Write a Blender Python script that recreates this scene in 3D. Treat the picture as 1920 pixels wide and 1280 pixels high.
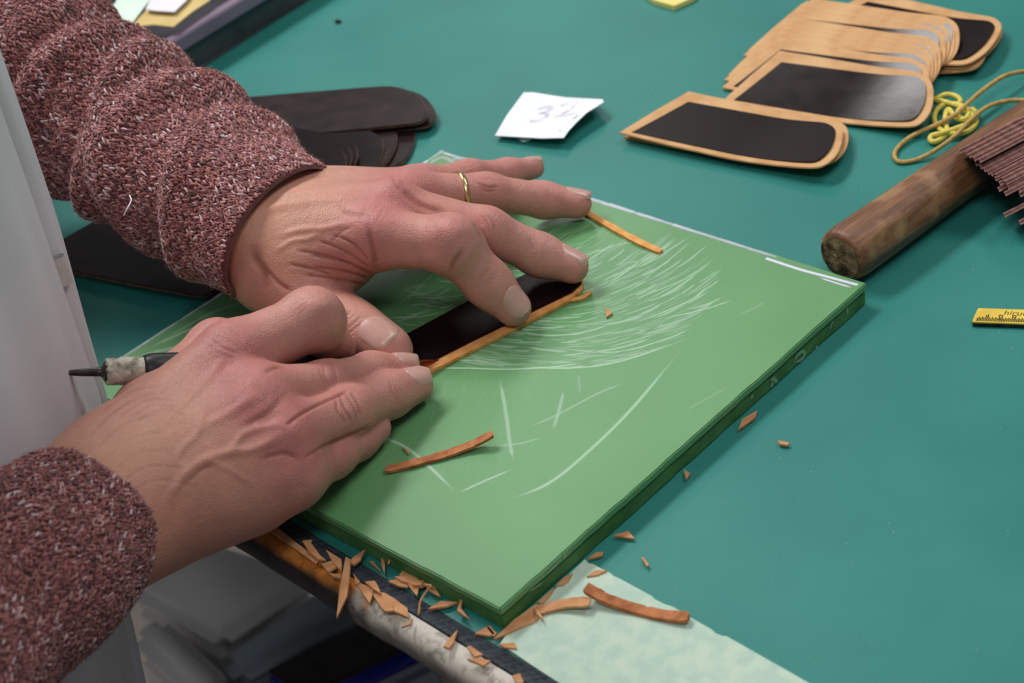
import bpy, bmesh, math, random
import numpy as np
from mathutils import Vector, Matrix, Euler

# ------------------------------------------------------------------ camera, light, exposure
for o in list(bpy.data.objects): bpy.data.objects.remove(o, do_unlink=True)
scene = bpy.context.scene
COL = scene.collection
FPX = 3145.955
CAM = np.array([0.01869112, -0.57647187, 0.3955])
RIGHT = np.array([0.98308983, -0.1031344, -0.15131978])
UPV = np.array([0.18312395, 0.55367078, 0.81235108])
BACK = np.array([0.0, -0.82632437, 0.5631945])
cd = bpy.data.cameras.new('camera'); cam = bpy.data.objects.new('camera', cd); COL.objects.link(cam)
cam.matrix_world = Matrix(((RIGHT[0], UPV[0], BACK[0], CAM[0]), (RIGHT[1], UPV[1], BACK[1], CAM[1]),
                           (RIGHT[2], UPV[2], BACK[2], CAM[2]), (0, 0, 0, 1)))
cd.sensor_width = 36; cd.lens = 36 * FPX / 1920; cd.clip_start = 0.01; cd.clip_end = 50
cd.dof.use_dof = True; cd.dof.focus_distance = 0.66; cd.dof.aperture_fstop = 14
scene.camera = cam
w = bpy.data.worlds.new('room_light'); scene.world = w; w.use_nodes = True
w.node_tree.nodes['Background'].inputs[0].default_value = (0.93, 0.96, 1.0, 1)
w.node_tree.nodes['Background'].inputs[1].default_value = 0.14
def area(name, loc, target, sx, sy, power, col=(1, 1, 1)):
    l = bpy.data.lights.new(name, 'AREA'); l.shape = 'RECTANGLE'; l.size = sx; l.size_y = sy; l.energy = power; l.color = col
    o = bpy.data.objects.new(name, l); COL.objects.link(o); o.location = loc
    o.rotation_euler = (Vector(target) - Vector(loc)).to_track_quat('-Z', 'Y').to_euler(); return o
area('ceiling_lamp_main', (-0.75, 1.15, 1.95), (0, 0, 0), 1.2, 0.35, 40, (1.0, 0.97, 0.94))
area('added_fill_side', (1.5, 0.5, 2.1), (0.1, 0, 0), 1.2, 0.35, 17, (1.0, 0.98, 0.96))  # unseen lamp added for soft fill from the right
area('ceiling_lamp_far', (0.32, 3.75, 2.4), (0.2, 0.2, 0), 0.4, 1.0, 12, (1.0, 0.98, 0.96))
area('ceiling_lamp_near', (-0.3, -1.3, 2.1), (0, 0, 0), 1.2, 0.35, 17, (1.0, 0.98, 0.96))
vs = scene.view_settings
vs.view_transform = 'Standard'; vs.look = 'None'; vs.gamma = 1; vs.use_curve_mapping = False; vs.exposure = 0.0

# ------------------------------------------------------------------ helpers
rng = np.random.default_rng(7); random.seed(7)
ZB = 0.0105                       # top of the cutting board
def at(px, py, z):
    """point of height z seen at a pixel of the 1920x1280 photograph"""
    r = RIGHT * (px - 960) + UPV * (640 - py) - BACK * FPX
    return CAM + r * ((z - CAM[2]) / r[2])
def at_plane(px, py, p0, n):
    r = RIGHT * (px - 960) + UPV * (640 - py) - BACK * FPX
    return CAM + r * (np.dot(np.asarray(p0) - CAM, n) / np.dot(r, n))
def proj(P):
    d = np.asarray(P, float) - CAM
    z = -(d @ BACK)
    return np.stack([960 + FPX * (d @ RIGHT) / z, 640 - FPX * (d @ UPV) / z], -1)
def nrm(v): v = np.asarray(v, float); return v / (np.linalg.norm(v) + 1e-12)
def srgb(r, g, b): return tuple((c / 255 / 12.92 if c / 255 <= 0.04045 else ((c / 255 + 0.055) / 1.055) ** 2.4) for c in (r, g, b))

def tag(o, label=None, cat=None, group=None, kind=None):
    if label: o['label'] = label
    if cat: o['category'] = cat
    if group: o['group'] = group
    if kind: o['kind'] = kind
    return o
def empty(name, loc=(0, 0, 0), label=None, cat=None, group=None):
    o = bpy.data.objects.new(name, None); COL.objects.link(o); o.location = [float(c) for c in loc]; o.empty_display_size = 0.01
    return tag(o, label, cat, group)
def worldloc(o):
    l = np.array(o.location, float)
    while o.parent: o = o.parent; l = l + np.array(o.location, float)
    return l
def mesh(name, V, F, mat=None, smooth=False):
    me = bpy.data.meshes.new(name); V = np.asarray(V, float)
    me.from_pydata([tuple(v) for v in V], [], [tuple(int(i) for i in f) for f in F]); me.update()
    if mat:
        for m in (mat if isinstance(mat, (list, tuple)) else [mat]): me.materials.append(m)
    if smooth: me.polygons.foreach_set('use_smooth', [True] * len(me.polygons))
    return me
def fastmesh(name, V, F, mat=None, smooth=True):
    """F: (n,k) int array with constant k"""
    V = np.asarray(V, np.float32); F = np.asarray(F, np.int32); n, k = F.shape
    me = bpy.data.meshes.new(name); me.vertices.add(len(V)); me.vertices.foreach_set('co', V.ravel())
    me.loops.add(n * k); me.loops.foreach_set('vertex_index', F.ravel())
    me.polygons.add(n); me.polygons.foreach_set('loop_start', np.arange(0, n * k, k, dtype=np.int32))
    me.polygons.foreach_set('use_smooth', np.full(n, smooth)); me.update(calc_edges=True); me.validate()
    if mat: me.materials.append(mat)
    return me
def link(name, me, parent=None, world=True):
    """link a mesh whose vertices are in world space; its origin goes to its base centre (top level) or its thing's origin"""
    o = bpy.data.objects.new(name, me); COL.objects.link(o)
    if parent is not None:
        o.parent = parent
        if world: me.transform(Matrix.Translation(Vector(-worldloc(parent))))
    elif world:
        n = len(me.vertices); co = np.empty(n * 3, np.float32); me.vertices.foreach_get('co', co); co = co.reshape(-1, 3)
        c = (co.min(0) + co.max(0)) / 2; c[2] = co[:, 2].min()
        me.transform(Matrix.Translation(Vector(-c.astype(float)))); o.location = c.astype(float)
    return o
def prism(name, P, dz, mat, bevel=0.0, smooth=False):
    """polygon of world points (top face) extruded down by dz"""
    P = [np.asarray(p, float) for p in P]
    bm = bmesh.new(); vs_ = [bm.verts.new(p) for p in P]; f = bm.faces.new(vs_)
    bm.normal_update()
    if f.normal.z < 0: f.normal_flip()
    r = bmesh.ops.extrude_face_region(bm, geom=[f])
    nv = [v for v in r['geom'] if isinstance(v, bmesh.types.BMVert)]
    bmesh.ops.translate(bm, verts=nv, vec=(0, 0, -dz))
    bmesh.ops.recalc_face_normals(bm, faces=bm.faces[:])
    if bevel:
        bmesh.ops.bevel(bm, geom=bm.edges[:], offset=bevel, segments=2, affect='EDGES', clamp_overlap=True)
    me = bpy.data.meshes.new(name); bm.to_mesh(me); bm.free()
    for m in (mat if isinstance(mat, (list, tuple)) else [mat]): me.materials.append(m)
    if smooth: me.polygons.foreach_set('use_smooth', [True] * len(me.polygons))
    return me
def box_me(name, c, ax, ay, az, hx, hy, hz, mat, bevel=0.0):
    c = np.asarray(c, float); bm = bmesh.new(); vv = []
    for sx, sy, sz in ((-1,-1,-1),(1,-1,-1),(1,1,-1),(-1,1,-1),(-1,-1,1),(1,-1,1),(1,1,1),(-1,1,1)):
        vv.append(bm.verts.new(c + np.asarray(ax) * sx * hx + np.asarray(ay) * sy * hy + np.asarray(az) * sz * hz))
    for f in ((0,3,2,1),(4,5,6,7),(0,1,5,4),(1,2,6,5),(2,3,7,6),(3,0,4,7)): bm.faces.new([vv[i] for i in f])
    bmesh.ops.recalc_face_normals(bm, faces=bm.faces[:])
    if bevel: bmesh.ops.bevel(bm, geom=bm.edges[:], offset=bevel, segments=3, affect='EDGES')
    me = bpy.data.meshes.new(name); bm.to_mesh(me); bm.free(); me.materials.append(mat)
    return me
def catmull(P, n):
    P = np.asarray(P, float); Q = np.vstack([2 * P[0] - P[1], P, 2 * P[-1] - P[-2]]); out = []
    for i in range(len(P) - 1):
        p0, p1, p2, p3 = Q[i:i + 4]
        for t in np.linspace(0, 1, n, endpoint=False):
            out.append(0.5 * (2 * p1 + (p2 - p0) * t + (2 * p0 - 5 * p1 + 4 * p2 - p3) * t * t + (3 * p1 - p0 - 3 * p2 + p3) * t ** 3))
    out.append(P[-1]); return np.array(out)
def tube(name, P, R, mat, seg=10, cap=True):
    P = np.asarray(P, float); n = len(P); R = np.broadcast_to(np.asarray(R, float), (n,))
    T = np.gradient(P, axis=0); T /= np.linalg.norm(T, axis=1)[:, None] + 1e-12
    u = nrm(np.cross(T[0], [0, 0, 1] if abs(T[0][2]) < 0.9 else [1, 0, 0])); V = []
    for i in range(n):
        u = nrm(u - T[i] * np.dot(u, T[i])); v = np.cross(T[i], u)
        for k in range(seg):
            a = 2 * math.pi * k / seg; V.append(P[i] + R[i] * (math.cos(a) * u + math.sin(a) * v))
    F = [(i * seg + k, i * seg + (k + 1) % seg, (i + 1) * seg + (k + 1) % seg, (i + 1) * seg + k) for i in range(n - 1) for k in range(seg)]
    if cap: F += [tuple(range(seg - 1, -1, -1)), tuple((n - 1) * seg + k for k in range(seg))]
    return mesh(name, V, F, mat, True)

# ------------------------------------------------------------------ materials
def mat_new(name):
    m = bpy.data.materials.new(name); m.use_nodes = True
    return m, m.node_tree.nodes, m.node_tree.links, m.node_tree.nodes['Principled BSDF']
def noise_mat(name, c1, c2, scale=40, detail=4, rough=0.6, rough2=None, spec=0.4, bump=0.0, bscale=None, metallic=0.0, stretch=None, coat=0.0, lo=0.35, hi=0.65):
    m, N, L, b = mat_new(name)
    tc = N.new('ShaderNodeTexCoord'); src = tc.outputs['Object']
    if stretch is not None:
        mp = N.new('ShaderNodeMapping'); mp.inputs['Scale'].default_value = stretch[0]; mp.inputs['Rotation'].default_value = stretch[1]
        L.new(src, mp.inputs[0]); src = mp.outputs[0]
    n = N.new('ShaderNodeTexNoise'); n.inputs['Scale'].default_value = scale; n.inputs['Detail'].default_value = detail
    L.new(src, n.inputs['Vector'])
    r = N.new('ShaderNodeValToRGB'); r.color_ramp.elements[0].color = (*c1, 1); r.color_ramp.elements[1].color = (*c2, 1)
    r.color_ramp.elements[0].position = lo; r.color_ramp.elements[1].position = hi
    L.new(n.outputs['Fac'], r.inputs[0]); L.new(r.outputs[0], b.inputs['Base Color'])
    b.inputs['Roughness'].default_value = rough; b.inputs['Specular IOR Level'].default_value = spec; b.inputs['Metallic'].default_value = metallic
    b.inputs['Coat Weight'].default_value = coat; b.inputs['Coat Roughness'].default_value = 0.2
    if rough2 is not None:
        mr = N.new('ShaderNodeMapRange'); mr.inputs[3].default_value = rough; mr.inputs[4].default_value = rough2
        L.new(n.outputs['Fac'], mr.inputs[0]); L.new(mr.outputs[0], b.inputs['Roughness'])
    if bump:
        n2 = N.new('ShaderNodeTexNoise'); n2.inputs['Scale'].default_value = bscale or scale * 4; n2.inputs['Detail'].default_value = 3
        L.new(src, n2.inputs['Vector'])
        bp = N.new('ShaderNodeBump'); bp.inputs['Strength'].default_value = 1; bp.inputs['Distance'].default_value = bump
        L.new(n2.outputs['Fac'], bp.inputs['Height']); L.new(bp.outputs[0], b.inputs['Normal'])
    return m
def attr_mat(name, rough=0.6, spec=0.3, alpha=False, sheen=0.0, bump=0.0, bscale=900):
    """colour from the mesh attribute Col; alpha fades a mark's soft edge"""
    m, N, L, b = mat_new(name)
    a = N.new('ShaderNodeAttribute'); a.attribute_name = 'Col'
    L.new(a.outputs['Color'], b.inputs['Base Color']); b.inputs['Roughness'].default_value = rough; b.inputs['Specular IOR Level'].default_value = spec
    if alpha: L.new(a.outputs['Alpha'], b.inputs['Alpha'])
    if sheen: b.inputs['Sheen Weight'].default_value = sheen; b.inputs['Sheen Roughness'].default_value = 0.6
    return m
def setcol(me, C):
    C = np.asarray(C, np.float32)
    if C.shape[1] == 3: C = np.hstack([C, np.ones((len(C), 1), np.float32)])
    at_ = me.color_attributes.new('Col', 'FLOAT_COLOR', 'POINT'); at_.data.foreach_set('color', C.ravel())

M = {}
M['teal'] = noise_mat('teal_mat', srgb(40, 121, 114), srgb(50, 132, 124), 9, 5, 0.42, 0.52, 0.35, 0.00006, 900)
M['board'] = noise_mat('board_green', srgb(87, 142, 89), srgb(104, 158, 106), 7, 5, 0.34, 0.46, 0.45, 0.00004, 500)
M['board_side'] = noise_mat('board_green_side', srgb(62, 112, 58), srgb(84, 134, 78), 60, 5, 0.6, None, 0.3, 0.0004, 260)
M['tan'] = noise_mat('tan_leather', srgb(196, 147, 98), srgb(213, 171, 122), 70, 4, 0.6, None, 0.3, 0.0001, 900)
M['tan_edge'] = noise_mat('raw_leather_edge', srgb(206, 142, 78), srgb(232, 172, 106), 220, 4, 0.7, None, 0.2, 0.0002, 1200)
M['shaving'] = noise_mat('leather_shaving', srgb(186, 132, 90), srgb(206, 154, 110), 160, 3, 0.7, None, 0.2, 0.00012, 1500)
M['shaving_red'] = noise_mat('leather_shaving_grain', srgb(150, 92, 58), srgb(190, 126, 84), 260, 4, 0.75, None, 0.15, 0.0002, 1600)
M['dark'] = noise_mat('dark_leather', srgb(26, 17, 18), srgb(34, 23, 23), 80, 3, 0.14, 0.22, 0.32, 0.00003, 160)
M['dark_matte'] = noise_mat('dark_brown_leather', srgb(32, 22, 22), srgb(44, 31, 30), 80, 3, 0.26, 0.36, 0.2, 0.00004, 160)
M['dark_flat'] = noise_mat('dark_leather_satin', srgb(19, 9, 10), srgb(26, 13, 14), 80, 3, 0.36, 0.44, 0.12, 0.00002, 300)
M['wine_edge'] = noise_mat('wine_edge', srgb(70, 30, 40), srgb(92, 44, 50), 200, 3, 0.5)
M['brown_edge'] = noise_mat('brown_leather_edge', srgb(78, 56, 46), srgb(112, 84, 66), 300, 3, 0.6)
M['strip_edge'] = noise_mat('rose_brown_edge', srgb(140, 96, 90), srgb(184, 138, 128), 240, 4, 0.6, None, 0.3, 0.0001, 1200)
M['strip_face'] = noise_mat('strip_dark_face', srgb(30, 20, 20), srgb(44, 30, 30), 100, 3, 0.45)
M['paper'] = noise_mat('white_paper', srgb(232, 236, 246), srgb(242, 245, 252), 30, 3, 0.8, None, 0.2)
M['pencil'] = noise_mat('faint_pencil', srgb(221, 224, 240), srgb(228, 231, 244), 300, 3, 0.8)
M['ink_grey'] = noise_mat('grey_pencil', srgb(150, 158, 170), srgb(180, 186, 196), 300, 3, 0.8)
M['sheet'] = noise_mat('speckled_pale_sheet', srgb(174, 200, 186), srgb(190, 210, 192), 150, 8, 0.75, None, 0.2, 0.00003, 500, lo=0.4, hi=0.62)
M['sheet_edge'] = noise_mat('sheet_brown_edge', srgb(120, 96, 70), srgb(190, 180, 150), 200, 3, 0.8)
M['yellow_card'] = noise_mat('yellow_card', srgb(224, 214, 120), srgb(236, 226, 140), 40, 3, 0.7)
M['ruler'] = noise_mat('yellow_ruler', srgb(214, 182, 70), srgb(232, 204, 84), 120, 4, 0.45)
M['ruler_edge'] = noise_mat('ruler_steel', srgb(30, 36, 36), srgb(60, 66, 66), 200, 3, 0.4, metallic=0.6)
M['ink'] = noise_mat('dark_ink', srgb(74, 62, 12), srgb(96, 80, 20), 300, 2, 0.6)
M['cord_tan'] = noise_mat('tan_waxed_cord', srgb(170, 136, 72), srgb(200, 166, 98), 500, 3, 0.6)
M['cord_yellow'] = noise_mat('yellow_cord', srgb(206, 190, 74), srgb(228, 212, 104), 500, 3, 0.6)
M['gold'] = noise_mat('gold', srgb(240, 206, 138), srgb(248, 218, 156), 60, 2, 0.24, metallic=1.0)
M['steel'] = noise_mat('dark_steel', srgb(70, 66, 64), srgb(104, 98, 94), 200, 4, 0.32, metallic=0.9)
M['blade_reflection'] = noise_mat('blade_leather_reflection', srgb(190, 96, 60), srgb(206, 120, 84), 90, 3, 0.2, metallic=0.9)  # reflection of the leather in the blade, put into its base colour
M['black_plastic'] = noise_mat('black_handle', srgb(26, 26, 30), srgb(38, 38, 42), 90, 3, 0.4)
M['tape'] = noise_mat('dirty_cloth_tape', srgb(124, 118, 104), srgb(206, 204, 188), 210, 6, 0.9, None, 0.1, 0.0006, 700, lo=0.3, hi=0.55)
M['apron'] = noise_mat('white_apron_cotton', srgb(222, 223, 230), srgb(234, 235, 241), 14, 4, 0.85, None, 0.15, 0.00012, 1800)
M['tray'] = noise_mat('smoky_plastic', srgb(46, 52, 54), srgb(70, 68, 74), 30, 3, 0.25)
M['tray_rim'] = noise_mat('lavender_grey_plastic', srgb(118, 102, 122), srgb(132, 116, 136), 20, 3, 0.4)
M['envelope'] = noise_mat('manila_paper', srgb(200, 174, 112), srgb(214, 190, 130), 30, 3, 0.8)
M['mint'] = noise_mat('mint_paper', srgb(206, 232, 214), srgb(216, 240, 224), 30, 3, 0.8)
M['lilac'] = noise_mat('white_lilac_paper', srgb(222, 222, 238), srgb(230, 230, 244), 30, 3, 0.8)
M['edge_strip'] = noise_mat('black_edge_strip', srgb(26, 34, 42), srgb(66, 76, 86), 60, 6, 0.5, 0.7, 0.4, 0.0003, 300, stretch=((1, 14, 14), (0, 0, 0)))
M['bin'] = noise_mat('grey_plastic_bin', srgb(236, 232, 230), srgb(242, 238, 236), 8, 3, 0.5)
M['bin_dark'] = noise_mat('dark_grey_plastic', srgb(134, 146, 154), srgb(146, 158, 166), 8, 3, 0.5)
M['blue'] = noise_mat('blue_plastic', srgb(30, 40, 150), srgb(36, 46, 165), 8, 3, 0.4)
M['floor'] = noise_mat('floor_vinyl', srgb(104, 98, 92), srgb(120, 114, 106), 12, 5, 0.6)
M['table_leg'] = noise_mat('grey_steel_leg', srgb(110, 112, 112), srgb(124, 126, 126), 30, 3, 0.5, metallic=0.5)
M['mark'] = attr_mat('knife_marks', 0.5, 0.4, True)
M['knit'] = attr_mat('knit_wool', 0.9, 0.1, False, 0.35)
def wood_mat():
    m, N, L, b = mat_new('worn_wood')
    tc = N.new('ShaderNodeTexCoord'); mp = N.new('ShaderNodeMapping'); mp.inputs['Scale'].default_value = (6, 60, 60); L.new(tc.outputs['Object'], mp.inputs[0])
    n = N.new('ShaderNodeTexNoise'); n.inputs['Scale'].default_value = 3; n.inputs['Detail'].default_value = 8; n.inputs['Roughness'].default_value = 0.65; L.new(mp.outputs[0], n.inputs['Vector'])
    r = N.new('ShaderNodeValToRGB'); e = r.color_ramp.elements
    e[0].position = 0.3; e[0].color = (*srgb(70, 46, 30), 1); e[1].position = 0.72; e[1].color = (*srgb(168, 124, 88), 1)
    x = e.new(0.5); x.color = (*srgb(122, 82, 54), 1)
    n2 = N.new('ShaderNodeTexNoise'); n2.inputs['Scale'].default_value = 60; n2.inputs['Detail'].default_value = 6; L.new(tc.outputs['Object'], n2.inputs['Vector'])
    r2 = N.new('ShaderNodeValToRGB'); r2.color_ramp.elements[0].position = 0.56; r2.color_ramp.elements[1].position = 0.74
    r2.color_ramp.elements[0].color = (0, 0, 0, 1); r2.color_ramp.elements[1].color = (1, 1, 1, 1); L.new(n2.outputs['Fac'], r2.inputs[0])
    mx = N.new('ShaderNodeMix'); mx.data_type = 'RGBA'; mx.inputs[7].default_value = (*srgb(168, 132, 94), 1)
    L.new(r2.outputs[0], mx.inputs[0]); L.new(r.outputs[0], mx.inputs[6]); L.new(n.outputs['Fac'], r.inputs[0]); L.new(mx.outputs[2], b.inputs['Base Color'])
    b.inputs['Roughness'].default_value = 0.42
    bp = N.new('ShaderNodeBump'); bp.inputs['Distance'].default_value = 0.0008; L.new(n.outputs['Fac'], bp.inputs['Height']); L.new(bp.outputs[0], b.inputs['Normal'])
    return m
M['wood'] = wood_mat()
M['end_grain'] = noise_mat('worn_end_grain', srgb(58, 46, 34), srgb(150, 128, 98), 160, 8, 0.85, None, 0.2, 0.0012, 400)
def skin_mat():
    m, N, L, b = mat_new('skin')
    a = N.new('ShaderNodeAttribute'); a.attribute_name = 'Col'
    tc = N.new('ShaderNodeTexCoord')
    n = N.new('ShaderNodeTexNoise'); n.inputs['Scale'].default_value = 160; n.inputs['Detail'].default_value = 5; L.new(tc.outputs['Object'], n.inputs['Vector'])
    mr = N.new('ShaderNodeMapRange'); mr.inputs[3].default_value = 0.84; mr.inputs[4].default_value = 1.16; L.new(n.outputs['Fac'], mr.inputs[0])
    mul = N.new('ShaderNodeVectorMath'); mul.operation = 'SCALE'; L.new(a.outputs['Color'], mul.inputs[0]); L.new(mr.outputs[0], mul.inputs['Scale'])
    n3 = N.new('ShaderNodeTexNoise'); n3.inputs['Scale'].default_value = 60; n3.inputs['Detail'].default_value = 4; L.new(tc.outputs['Object'], n3.inputs['Vector'])
    m3 = N.new('ShaderNodeMapRange'); m3.inputs[1].default_value = 0.42; m3.inputs[2].default_value = 0.7; m3.inputs[3].default_value = 0.0; m3.inputs[4].default_value = 0.45; L.new(n3.outputs['Fac'], m3.inputs[0])
    x3 = N.new('ShaderNodeMix'); x3.data_type = 'RGBA'; x3.blend_type = 'MULTIPLY'; x3.inputs[7].default_value = (1.0, 0.84, 0.84, 1); L.new(m3.outputs[0], x3.inputs[0]); L.new(mul.outputs[0], x3.inputs[6]); L.new(x3.outputs[2], b.inputs['Base Color'])
    b.inputs['Subsurface Weight'].default_value = 0.25; b.inputs['Subsurface Radius'].default_value = (1, 0.36, 0.2); b.inputs['Subsurface Scale'].default_value = 0.004
    b.inputs['Roughness'].default_value = 0.46; b.inputs['Specular IOR Level'].default_value = 0.42
    v = N.new('ShaderNodeTexVoronoi'); v.feature = 'DISTANCE_TO_EDGE'; v.inputs['Scale'].default_value = 850; L.new(tc.outputs['Object'], v.inputs['Vector'])
    n2 = N.new('ShaderNodeTexNoise'); n2.inputs['Scale'].default_value = 420; n2.inputs['Detail'].default_value = 6; L.new(tc.outputs['Object'], n2.inputs['Vector'])
    ad = N.new('ShaderNodeMath'); ad.operation = 'ADD'; L.new(v.outputs['Distance'], ad.inputs[0]); L.new(n2.outputs['Fac'], ad.inputs[1])
    bp = N.new('ShaderNodeBump'); bp.inputs['Strength'].default_value = 0.8; bp.inputs['Distance'].default_value = 0.00028
    L.new(ad.outputs[0], bp.inputs['Height']); L.new(bp.outputs[0], b.inputs['Normal'])
    return m
M['skin'] = skin_mat()
M['nail'] = noise_mat('fingernail', srgb(194, 150, 139), srgb(203, 160, 149), 120, 3, 0.28, None, 0.5)
M['nail_tip'] = noise_mat('fingernail_free_edge', srgb(206, 176, 160), srgb(214, 186, 170), 120, 3, 0.35)
def nosing_mat():
    """worn white table nosing: bare orange wood and black grime in patches along its length"""
    m, N, L, b = mat_new('worn_nosing')
    tc = N.new('ShaderNodeTexCoord'); n = N.new('ShaderNodeTexNoise'); n.inputs['Scale'].default_value = 90; n.inputs['Detail'].default_value = 8; n.inputs['Roughness'].default_value = 0.7
    L.new(tc.outputs['Object'], n.inputs['Vector'])
    a = N.new('ShaderNodeAttribute'); a.attribute_name = 'Col'
    r = N.new('ShaderNodeValToRGB'); e = r.color_ramp.elements
    e[0].position = 0.36; e[0].color = (0.16, 0.14, 0.12, 1); e[1].position = 0.5; e[1].color = (1, 1, 1, 1); L.new(n.outputs['Fac'], r.inputs[0])
    mx = N.new('ShaderNodeMix'); mx.data_type = 'RGBA'; mx.blend_type = 'MULTIPLY'; mx.inputs[0].default_value = 0.8
    L.new(a.outputs['Color'], mx.inputs[6]); L.new(r.outputs[0], mx.inputs[7]); L.new(mx.outputs[2], b.inputs['Base Color'])
    b.inputs['Roughness'].default_value = 0.55
    bp = N.new('ShaderNodeBump'); bp.inputs['Distance'].default_value = 0.0008; L.new(n.outputs['Fac'], bp.inputs['Height']); L.new(bp.outputs[0], b.inputs['Normal'])
    return m
M['nosing'] = nosing_mat()

# ------------------------------------------------------------------ floor and work table
FLOOR = -0.74
ED = nrm([0.6397, -0.7686, 0]); NO = nrm([-0.7686, -0.6397, 0]); A0 = np.array([-0.0705, -0.0919, 0.0])
ZUP = np.array([0, 0, 1.0])
def tb(t, n, z=0.0): return A0 + ED * t + NO * n + ZUP * z
def tcoord(p): d = np.asarray(p) - A0; return d @ ED, d @ NO
fl = link('floor', mesh('floor', [(-2.5, -2.5, FLOOR), (2.5, -2.5, FLOOR), (2.5, 3, FLOOR), (-2.5, 3, FLOOR)], [(0, 1, 2, 3)], M['floor'])); fl['kind'] = 'structure'
T0, T1, TD = -0.85, 0.75, -1.15
table = empty('work_table', tb((T0 + T1) / 2, TD / 2, FLOOR), 'long workbench with a chipped white edge along its near left side', 'table')
link('tabletop', box_me('tabletop', tb((T0 + T1) / 2, (TD + 0.0065) / 2, -0.0093), ED, NO, ZUP, (T1 - T0) / 2, (0.0065 - TD) / 2, 0.0077, M['bin_dark']), table)
def nosing():
    prof = [(0.0066, -0.0004), (0.0085, -0.0003), (0.0105, -0.0006), (0.0125, -0.0016), (0.0140, -0.0034), (0.0147, -0.0055), (0.0148, -0.008), (0.0142, -0.0115), (0.0132, -0.0145), (0.011, -0.0165), (0.0066, -0.017)]
    ts = np.concatenate([np.linspace(T0, -0.1, 40), np.linspace(-0.099, 0.14, 240), np.linspace(0.141, T1, 40)])
    V = []; C = []
    r2 = np.random.default_rng(3)
    ph = r2.uniform(0, 6.28, 12)
    for t in ts:
        wob = 0.00035 * sum(math.sin(t * k * 37 + ph[k]) / (1 + k * 0.4) for k in range(1, 9))
        wob2 = 0.5 + 0.5 * math.sin(t * 310 + 1) * math.sin(t * 173 + 2)
        for j, (n_, z) in enumerate(prof):
            V.append(tb(t, n_ + wob * min(j, 4) / 4, z + wob * 0.5 * (2 <= j <= 8)))
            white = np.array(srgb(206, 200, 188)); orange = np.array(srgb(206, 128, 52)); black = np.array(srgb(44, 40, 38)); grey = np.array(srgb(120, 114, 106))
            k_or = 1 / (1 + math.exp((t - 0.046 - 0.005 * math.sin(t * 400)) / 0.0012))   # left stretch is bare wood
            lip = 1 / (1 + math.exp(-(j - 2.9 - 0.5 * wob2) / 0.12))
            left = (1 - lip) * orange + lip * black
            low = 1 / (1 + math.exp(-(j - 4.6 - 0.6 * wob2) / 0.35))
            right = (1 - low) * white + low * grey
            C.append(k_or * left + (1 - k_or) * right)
    m_ = len(prof); n = len(ts)
    F = [(i * m_ + j, i * m_ + j + 1, (i + 1) * m_ + j + 1, (i + 1) * m_ + j) for i in range(n - 1) for j in range(m_ - 1)]
    F += [tuple(range(m_)), tuple((n - 1) * m_ + j for j in range(m_ - 1, -1, -1))]
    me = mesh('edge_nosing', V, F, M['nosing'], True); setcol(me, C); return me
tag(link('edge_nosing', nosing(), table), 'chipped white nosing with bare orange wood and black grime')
def strip():
    prof = [(0.0002, -0.0014), (0.0002, 0.0002), (0.0012, 0.0007), (0.0020, 0.0001), (0.0030, 0.0007), (0.0040, 0.0001), (0.0050, 0.0006), (0.0062, 0.0003), (0.0064, -0.0014)]
    ts = np.linspace(T0, T1, 200); V = [tb(t, a, b) for t in ts for a, b in prof]; m_ = len(prof)
    F = [(i * m_ + j, i * m_ + j + 1, (i + 1) * m_ + j + 1, (i + 1) * m_ + j) for i in range(len(ts) - 1) for j in range(m_ - 1)]
    return mesh('edge_strip', V, F, M['edge_strip'], False)
tag(link('edge_strip', strip(), table), 'black ridged edging strip')
for t, n_ in ((T0 + 0.06, -0.08), (T1 - 0.06, -0.08), (T0 + 0.06, TD + 0.06), (T1 - 0.06, TD + 0.06)):
    c = tb(t, n_, (FLOOR - 0.017) / 2); link('leg', box_me('leg', c, ED, NO, ZUP, 0.02, 0.02, (-0.017 - FLOOR) / 2, M['table_leg'], 0.002), table)
o = link('table_mat', box_me('table_mat', tb((T0 + T1) / 2, TD / 2, -0.0008), ED, NO, ZUP, (T1 - T0) / 2, -TD / 2, 0.0008, M['teal']))
tag(o, 'large teal green rubber mat covering the whole workbench top', 'mat')

# ------------------------------------------------------------------ cutting board
BC = [np.array([0.0015485, 0.1650529]), np.array([0.1642004, -0.0168246]), np.array([-0.0015485, -0.1650529]), np.array([-0.1642004, 0.0168246])]
def board_outline(shrink, amp, seed):
    r = np.random.default_rng(seed); out = []
    c4 = [c * (1 - shrink) for c in BC]
    for i in range(4):
        a, b = c4[i], c4[(i + 1) % 4]; nn = np.array([(b - a)[1], -(b - a)[0]]); nn /= np.linalg.norm(nn); K = 44
        wv = sum(r.uniform(0.3, 1) * np.sin(np.linspace(0, 1, K) * k * 6.28 + r.uniform(0, 6.28)) for k in (1, 3, 5, 9, 14)) * amp * 0.4
        for k in range(K):
            t = k / K; fade = min(1, k / 3, (K - k) / 3)
            out.append(a + (b - a) * t + nn * (wv[k] * fade + r.normal(0, amp * 0.25) * fade))
    return out
board = empty('cutting_board', (0, 0, 0), 'green plastic cutting board scored with pale knife cuts under both hands', 'cutting board')
tl = prism('top_layer', [(*p, ZB) for p in board_outline(0.0, 0.00025, 1)], 0.0036, M['board'], 0.0005); tag(link('top_layer', tl, board), 'smooth lighter green top layer')
bl = prism('bottom_layer', [(*p, ZB - 0.0039) for p in board_outline(0.004, 0.00035, 2)], ZB - 0.0039 - 0.0003, M['board_side'], 0.0004); tag(link('bottom_layer', bl, board), 'darker green bottom layer')
SB = [(*p, ZB - 0.0035) for p in board_outline(0.012, 0.0003, 5)]
link('seam', prism('seam', SB, 0.0006, M['dark_flat']), board)

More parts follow.
